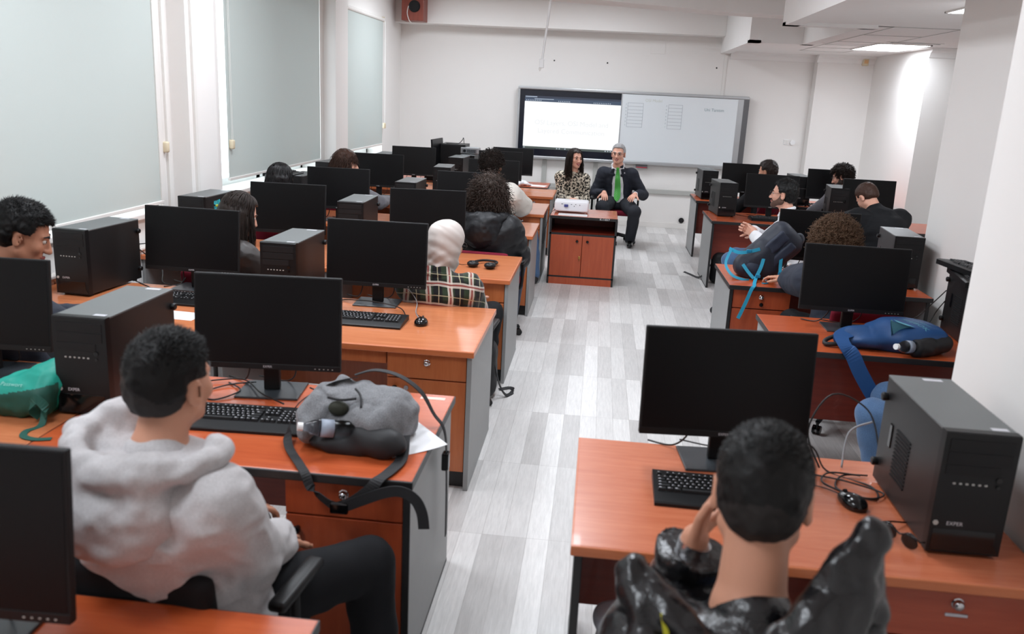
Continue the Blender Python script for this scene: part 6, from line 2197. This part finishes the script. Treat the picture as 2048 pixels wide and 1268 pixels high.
# 7 --- headscarf
p = Person('person in a pale headscarf and a dark green tartan shirt, from behind', (-0.86, 5.05), -8, (-0.86, 4.95, 1.079), (-34, 12, 6), seat=SEAT - 0.06, S=1.05, sh=0.98, wr=((-0.12, 0.34, 0.66, 0), (0.08, 0.32, 0.66, 0)), poles=((-0.4, -0.3, -0.9), (0.35, -0.3, -0.9)), skin='fair', hump=0.05)
p.body()
g = Soft(0.006)
g.add(p.hE((0, -0.022, 0.03), (0.094, 0.118, 0.100)), 0)
g.add(p.hE((0, -0.03, -0.05), (0.085, 0.095, 0.085)), 0.05)
g.add(Cap(p.h(0, -0.025, -0.08), tuple(p.N + p.ax * 0.015), 0.078, 0.074), 0.05)
g.add(p.hC((0, 0.03, -0.11), (0, 0.02, -0.16), 0.07, 0.07), 0.04)
g.sub(p.hE((0, 0.125, -0.02), (0.054, 0.065, 0.075)), 0.012)
Mw = np.array([[6.0, 20, 26], [20, 4, 22], [1, 9, 4.0]])
g.fold(lambda P: 0.0045 * vnoise(P @ Mw.T + 3) + 0.003 * np.sin((P[:, 2] * 1.2 - P[:, 0] * 0.9 + P[:, 1] * 0.5) * 90) * np.clip((1.08 - P[:, 2]) * 8, 0, 1))
soft_obj('headscarf', g, M_SCARF, p.t)
p.glasses()
p.top('tartan_shirt', M_PLAID, 0.028, 0.009, 1.04, loose=1.06)
g = Soft(0.007)
ring = [p.N + p.X * math.sin(a) * 0.098 - np.cross(V3((0, 0, 1)), p.X) * math.cos(a) * 0.088 + V3((0, 0, -0.018 - 0.03 * (1 - math.cos(a)) * 0.5)) for a in np.linspace(-2.4, 2.4, 13)]
for a, b in zip(ring[:-1], ring[1:]): g.add(Cap(a, b, 0.018, 0.018), 0.012).add(Cap(a + V3((0, 0, -0.03)) + (a - p.N) * 0.14, b + V3((0, 0, -0.03)) + (b - p.N) * 0.14, 0.014, 0.014), 0.014)
soft_obj('shirt_collar', g, M_PLAID, p.t)
p.trousers(M_BLKTR).shoes()
chair(-0.86, 5.08, -3, 'burgundy office chair under the person in the pale headscarf').scale = (1, 1, 0.86)

# 8 --- long curls, black puffer
p = Person('person with long dark curls over a matt black hooded puffer jacket', (-0.83, 6.83), -4, (-0.861, 6.85, 1.165), (-8, 8, 0), seat=SEAT, S=1.06, sh=0.98, wr=((-0.14, 0.34, 0.70, 0), (0.14, 0.34, 0.70, 0)), poles=((-0.4, -0.3, -0.9), (0.4, -0.3, -0.9)), skin='fair')
p.body()
p.hair(HR['curl'], 'longcurl', 0.038, 12, 3600, 0.02, 0.012, 26, -0.11, extra=lambda s: [(s.hE((0, -0.075, -0.09), (0.115, 0.07, 0.13)), 0.06), (s.hC((-0.095, -0.03, -0.03), (-0.135, -0.03, -0.19), 0.045, 0.040), 0.05), (s.hC((0.095, -0.03, -0.03), (0.135, -0.03, -0.19), 0.045, 0.040), 0.05)])
p.top('puffer_jacket', M_PUFF2, 0.040, 0.006, 1.06, quilt=(4, 0.016), loose=1.12)
hood_down(p, M_PUFF2, 0.20, 0.165, 0.03, 0.13, -0.03, folds=0.008, bag=0.03)
p.trousers(M_DJEANS).shoes()
c = chair(-0.83, 6.80, -4, 'burgundy office chair whose back rim shows under the long-curled student')
for ch in list(c.children):
    if ch.name.split('.')[0] == 'backrest': ch.location = (0, 0.02, -0.07)

# 9 --- short curls, white jacket
p = Person('person with short dark curls in an off-white jacket, behind the long-curled student', (-1.0, 8.60), -6, (-1.06, 8.60, 1.253), (-24, 6, 0), S=1.09, sh=1.08, wr=((-0.16, 0.40, 0.79, 0), (0.12, 0.44, 0.79, 0)), poles=((-0.9, -0.3, -0.5), (1.0, -0.4, -0.35)), an=((-0.15, 0.42, 0.09, 0), (0.36, 0.36, 0.09, 0)), skin='mid')
p.body().brows(HR['black'])
p.hair(HR['dark'], 'curl', 0.024, 15, 2200, 0.02, 0.008, 40, -0.085)
p.top('jacket', M_WHITEJ, 0.036, 0.012, 1.08, loose=1.2, collar=(M_BLKJ, 0.01, 0.014))
p.trousers(M_JEANS).shoes()
p.glasses()
chair(-1.0, 8.61, -4, 'burgundy office chair under the student in the off-white jacket')

# 10 --- seated woman facing the room
p = Person('smiling person with long brown hair and a leopard-print jumper seated before the display', (-0.335, 11.62), 176, (-0.319, 11.53, 1.159), (214, -2, -4), S=1.05, vox=0.006, sh=0.86, wr=((-0.265, 11.27, 0.64), (-0.355, 11.27, 0.645)), an=((-0.20, 11.22, 0.09), (-0.46, 11.22, 0.09)), skin='fair', hump=0.02,
           poles=((-0.4, -0.5, -0.9), (0.4, -0.5, -0.9)), hand=({'d': (0.75, 0.45, -0.1), 'n': (0.3, -0.6, -0.6), 'curl': 0.7}, {'d': (-0.75, 0.45, -0.1), 'n': (-0.3, -0.6, -0.6), 'curl': 0.7}))
p.body().brows(HR['dark']).mouth(M_LIPSR, 1.0)
p.long_hair(HR['dark'], 0.40, 21, 460, 0.012, 0.10, 0.010, 0.02, sides=(1, 1))
p.top('leopard_jumper', M_LEO, 0.018, 0.008, 1.0, sleeve=0.86, cuff=M_BEIGE2, collar=(M_BEIGE2, 0.0, 0.012))
p.trousers(M_BLKTR).shoes(M_SHOE)
chair(-0.335, 11.63, 178, 'burgundy office chair of the person in the leopard-print jumper')

# 11 --- man in the suit
p = Person('smiling person with silver hair, dark suit and bright green tie seated before the whiteboard', (0.30, 12.0), 178, (0.256, 11.86, 1.234), (168, 0, 0), S=1.12, vox=0.006, sh=1.0, wr=((0.515, 11.70, 0.715), (0.10, 11.70, 0.715)), an=((0.50, 11.72, 0.085), (0.10, 11.60, 0.085)), skin='fair', hump=0.02,
           poles=((-0.6, -0.6, -0.6), (0.6, -0.6, -0.6)), hand=({'d': (0.35, 0.9, -0.25), 'n': (0.0, -0.2, -1), 'curl': 0.25}, {'d': (-0.1, 0.9, -0.35), 'n': (0, -0.2, -1), 'curl': 0.25}))
p.body().brows(HR['white']).mouth(None, 0.8).glasses()
p.hair(HR['white'], 'short', 0.008, 23, 9000, 0.014, 0.003, 60, -0.05)
p.top('shirt', M_SHIRT, 0.012, 0.004, sleeve=0.9, collar=(M_SHIRT, 0.014, 0.013))
op = Loft([p.front(0.10, 0, 0.03), p.front(0.5, 0, 0.02), p.front(0.92, 0, 0.02)], [0.085, 0.075, 0.042], [0.10, 0.085, 0.09], p.X)
p.top('suit_jacket', M_SUIT, 0.019, 0.008, 1.04, open_front=op, loose=1.02, sleeve=0.95)
for k_ in (-1, 1):
    g = Soft(0.006)
    a, b, c_ = p.front(0.93, k_ * 0.055, 0.03), p.front(0.72, k_ * 0.088, 0.034), p.front(0.38, k_ * 0.088, 0.034)
    g.add(Loft([a, b, c_], [0.018, 0.034, 0.008], [0.008, 0.008, 0.006], p.X), 0)
    soft_obj('lapel', g, M_SUIT, p.t)
tp = [p.front(f_, 0, 0.026) for f_ in (0.93, 0.86, 0.7, 0.5, 0.3, 0.1)]
tp[-1] = tp[-2] + V3((0, 0.03, -0.12))
tl = tp + [tp[-1] + V3((0, 0.025, -0.05))]
tw = [0.030, 0.040, 0.056, 0.070, 0.082, 0.082, 0.008]
fine, fw = spline(tl, 5), spline([V3((w_, 0, 0)) for w_ in tw], 5)
m = MB()
vs = []
for c_, w_ in zip(fine, fw):
    vs += [(c_[0] - w_[0] / 2, c_[1], c_[2]), (c_[0], c_[1] + 0.006, c_[2]), (c_[0] + w_[0] / 2, c_[1], c_[2]), (c_[0], c_[1] - 0.006, c_[2])]
m._new(vs, [(i_ * 4 + q_, i_ * 4 + (q_ + 1) % 4, i_ * 4 + 4 + (q_ + 1) % 4, i_ * 4 + 4 + q_) for i_ in range(len(fine) - 1) for q_ in range(4)] + [(0, 1, 2, 3), tuple(len(vs) - 4 + q_ for q_ in range(4))])
m.build('tie', M_TIE, p.t)
g = Soft(0.004)
g.add(Loft([tp[0] + V3((0, 0.004, 0.012)), tp[0] + V3((0, 0.004, -0.014))], [0.024, 0.015], [0.013, 0.010], p.X), 0)
soft_obj('tie_knot', g, M_TIE, p.t)
MB().cyl(tuple(p.front(0.8, -0.092, 0.042)), tuple(p.front(0.8, -0.092, 0.05)), 0.009, n=10).build('lapel_pin', M_LABEL, p.t)
p.trousers(M_SUITT, 0.02, 0.005).shoes(M_SHOE)
chair(0.30, 12.0, 180, 'burgundy office chair of the person in the dark suit')

# 12 --- white shirt, glasses
p = Person('person in a white shirt with glasses and stubble, in profile facing the aisle', (1.80, 8.02), 72, (1.704, 8.05, 1.187), (66, 0, 0), S=1.09, vox=0.006, wr=((1.47, 7.98, 0.815), (1.47, 8.10, 0.835)), an=((-0.10, 0.44, 0.09, 0), (0.14, 0.42, 0.09, 0)), skin='fair', poles=((-0.9, -0.3, -0.6), (0.9, -0.3, -0.6)),
           hand=({'d': (0.5, 0.9, 0.3), 'n': (0.9, -0.3, 0), 'curl': 0.9}, {'d': (-0.5, 0.9, 0.3), 'n': (-0.9, -0.3, 0), 'curl': 0.9}))
p.body().brows(HR['black']).mouth(None, 0.5)
p.beard()
p.hair(HR['black'], 'short', 0.014, 31, 8000, 0.016, 0.005, 50, -0.075)
p.glasses()
p.top('shirt', M_SHIRT, 0.022, 0.010, 1.05, collar=(M_SHIRT, 0.02, 0.014), loose=1.15)
p.trousers(M_JEANS).shoes()
chair(1.80, 8.03, 72, 'burgundy office chair under the person in the white shirt')

# 13 --- afro bending over the desk
p = Person('person with a big light brown afro bending over the desk in a dark jacket', (1.60, 5.40), 6, (1.545, 5.60, 1.105), (8, 42, 0), S=1.07, sh=1.08, wr=((1.36, 5.98, 0.80), (1.78, 5.98, 0.80)), poles=((-0.8, -0.1, -0.5), (0.8, -0.1, -0.5)), skin='mid', hump=0.07,
           hand=({'d': (-0.7, 0.7, 0), 'n': (0, 0, -1), 'curl': 0.4}, 0))
p.body()
p.hair(HR['afro'], 'afro', 0.050, 35, 4200, 0.02, 0.012, 30, -0.10)
p.top('jacket', M_NAVYJ, 0.034, 0.010, 1.06, loose=1.2)
g = Soft(0.008)
ring = [p.N + p.X * math.sin(a) * 0.098 - np.cross(V3((0, 0, 1)), p.X) * math.cos(a) * 0.10 + V3((0, 0, 0.01)) for a in np.linspace(-2.4, 2.4, 13)]
for a, b in zip(ring[:-1], ring[1:]): g.add(Cap(a, b, 0.03, 0.03), 0.02)
soft_obj('collar', g, M_NAVYJ, p.t)
p.trousers(M_BLKTR).shoes()
chair(1.60, 5.36, 6, 'burgundy office chair under the person with the afro')

# 14 --- bending in black
p = Person('person in a black jacket bending far forward at the second right row', (2.78, 8.42), 14, (2.611, 8.62, 1.150), (28, 48, -6), S=1.10, sh=1.12, wr=((2.52, 9.38, 0.80), (2.98, 9.38, 0.80)), poles=((-0.5, -0.1, -0.9), (0.55, -0.1, -0.8)), skin='fair', hump=0.08)
p.body()
p.hair(HR['brown'], 'short', 0.010, 37, 3500, 0.010, 0.003, 60, -0.06)
p.top('jacket', M_BLKJ, 0.028, 0.008, 1.08, loose=1.15)
p.trousers(M_BLKTR).shoes()
chair(2.78, 8.38, 10, 'burgundy office chair under the bending person in black')

# 15, 16 --- the front right row
p = Person('person with short dark hair, head just above the monitors nearest the whiteboard', (2.06, 10.70), 10, (2.046, 10.75, 1.190), (52, 10, 0), S=1.08, skin='mid')
p.body().brows(HR['black'])
p.hair(HR['dark'], 'short', 0.016, 41, 3500, 0.016, 0.004, 50, -0.08)
p.top('jumper', M_BLKJ, 0.022, 0.007)
p.trousers(M_DJEANS).shoes()
chair(2.06, 10.68, 10, 'burgundy office chair at the front right desk nearest the whiteboard')
p = Person('person with curly dark hair, glasses and a beard looking down in the far right corner', (2.96, 10.66), 14, (2.915, 10.70, 1.185), (66, 22, 0), S=1.08, skin='fair')
p.body().brows(HR['black']).mouth()
p.beard(plain('dark_stubble', (52, 40, 34), 0.7, var=0.2, vscale=150))
p.hair(HR['dark'], 'curl', 0.022, 43, 1800, 0.02, 0.007, 40, -0.08)
p.glasses()
p.top('jumper', M_GREYJ, 0.022, 0.007)
p.trousers(M_DJEANS).shoes()
chair(2.96, 10.64, 14, 'burgundy office chair at the far right corner desk')

# 17 --- jeans behind the big tower
p = Person('person hidden behind the pillar, only the jeans knees showing past the big tower', (1.90, 3.92), 62, (1.97, 3.90, 1.20), (40, 5, 0), S=1.08, skin='mid', wr=((-0.12, 0.12, 0.67, 0), (0.12, 0.12, 0.67, 0)), an=((-0.08, 0.40, 0.09, 0), (0.18, 0.38, 0.09, 0)))
p.body()
p.hair(HR['dark'], 'short', 0.014, 47, 2500)
p.top('jumper', M_NAVYJ, 0.022, 0.007)
p.trousers(M_JEANS, 0.018).shoes()
chair(1.90, 3.92, 62, 'burgundy office chair half hidden by the big white pillar')
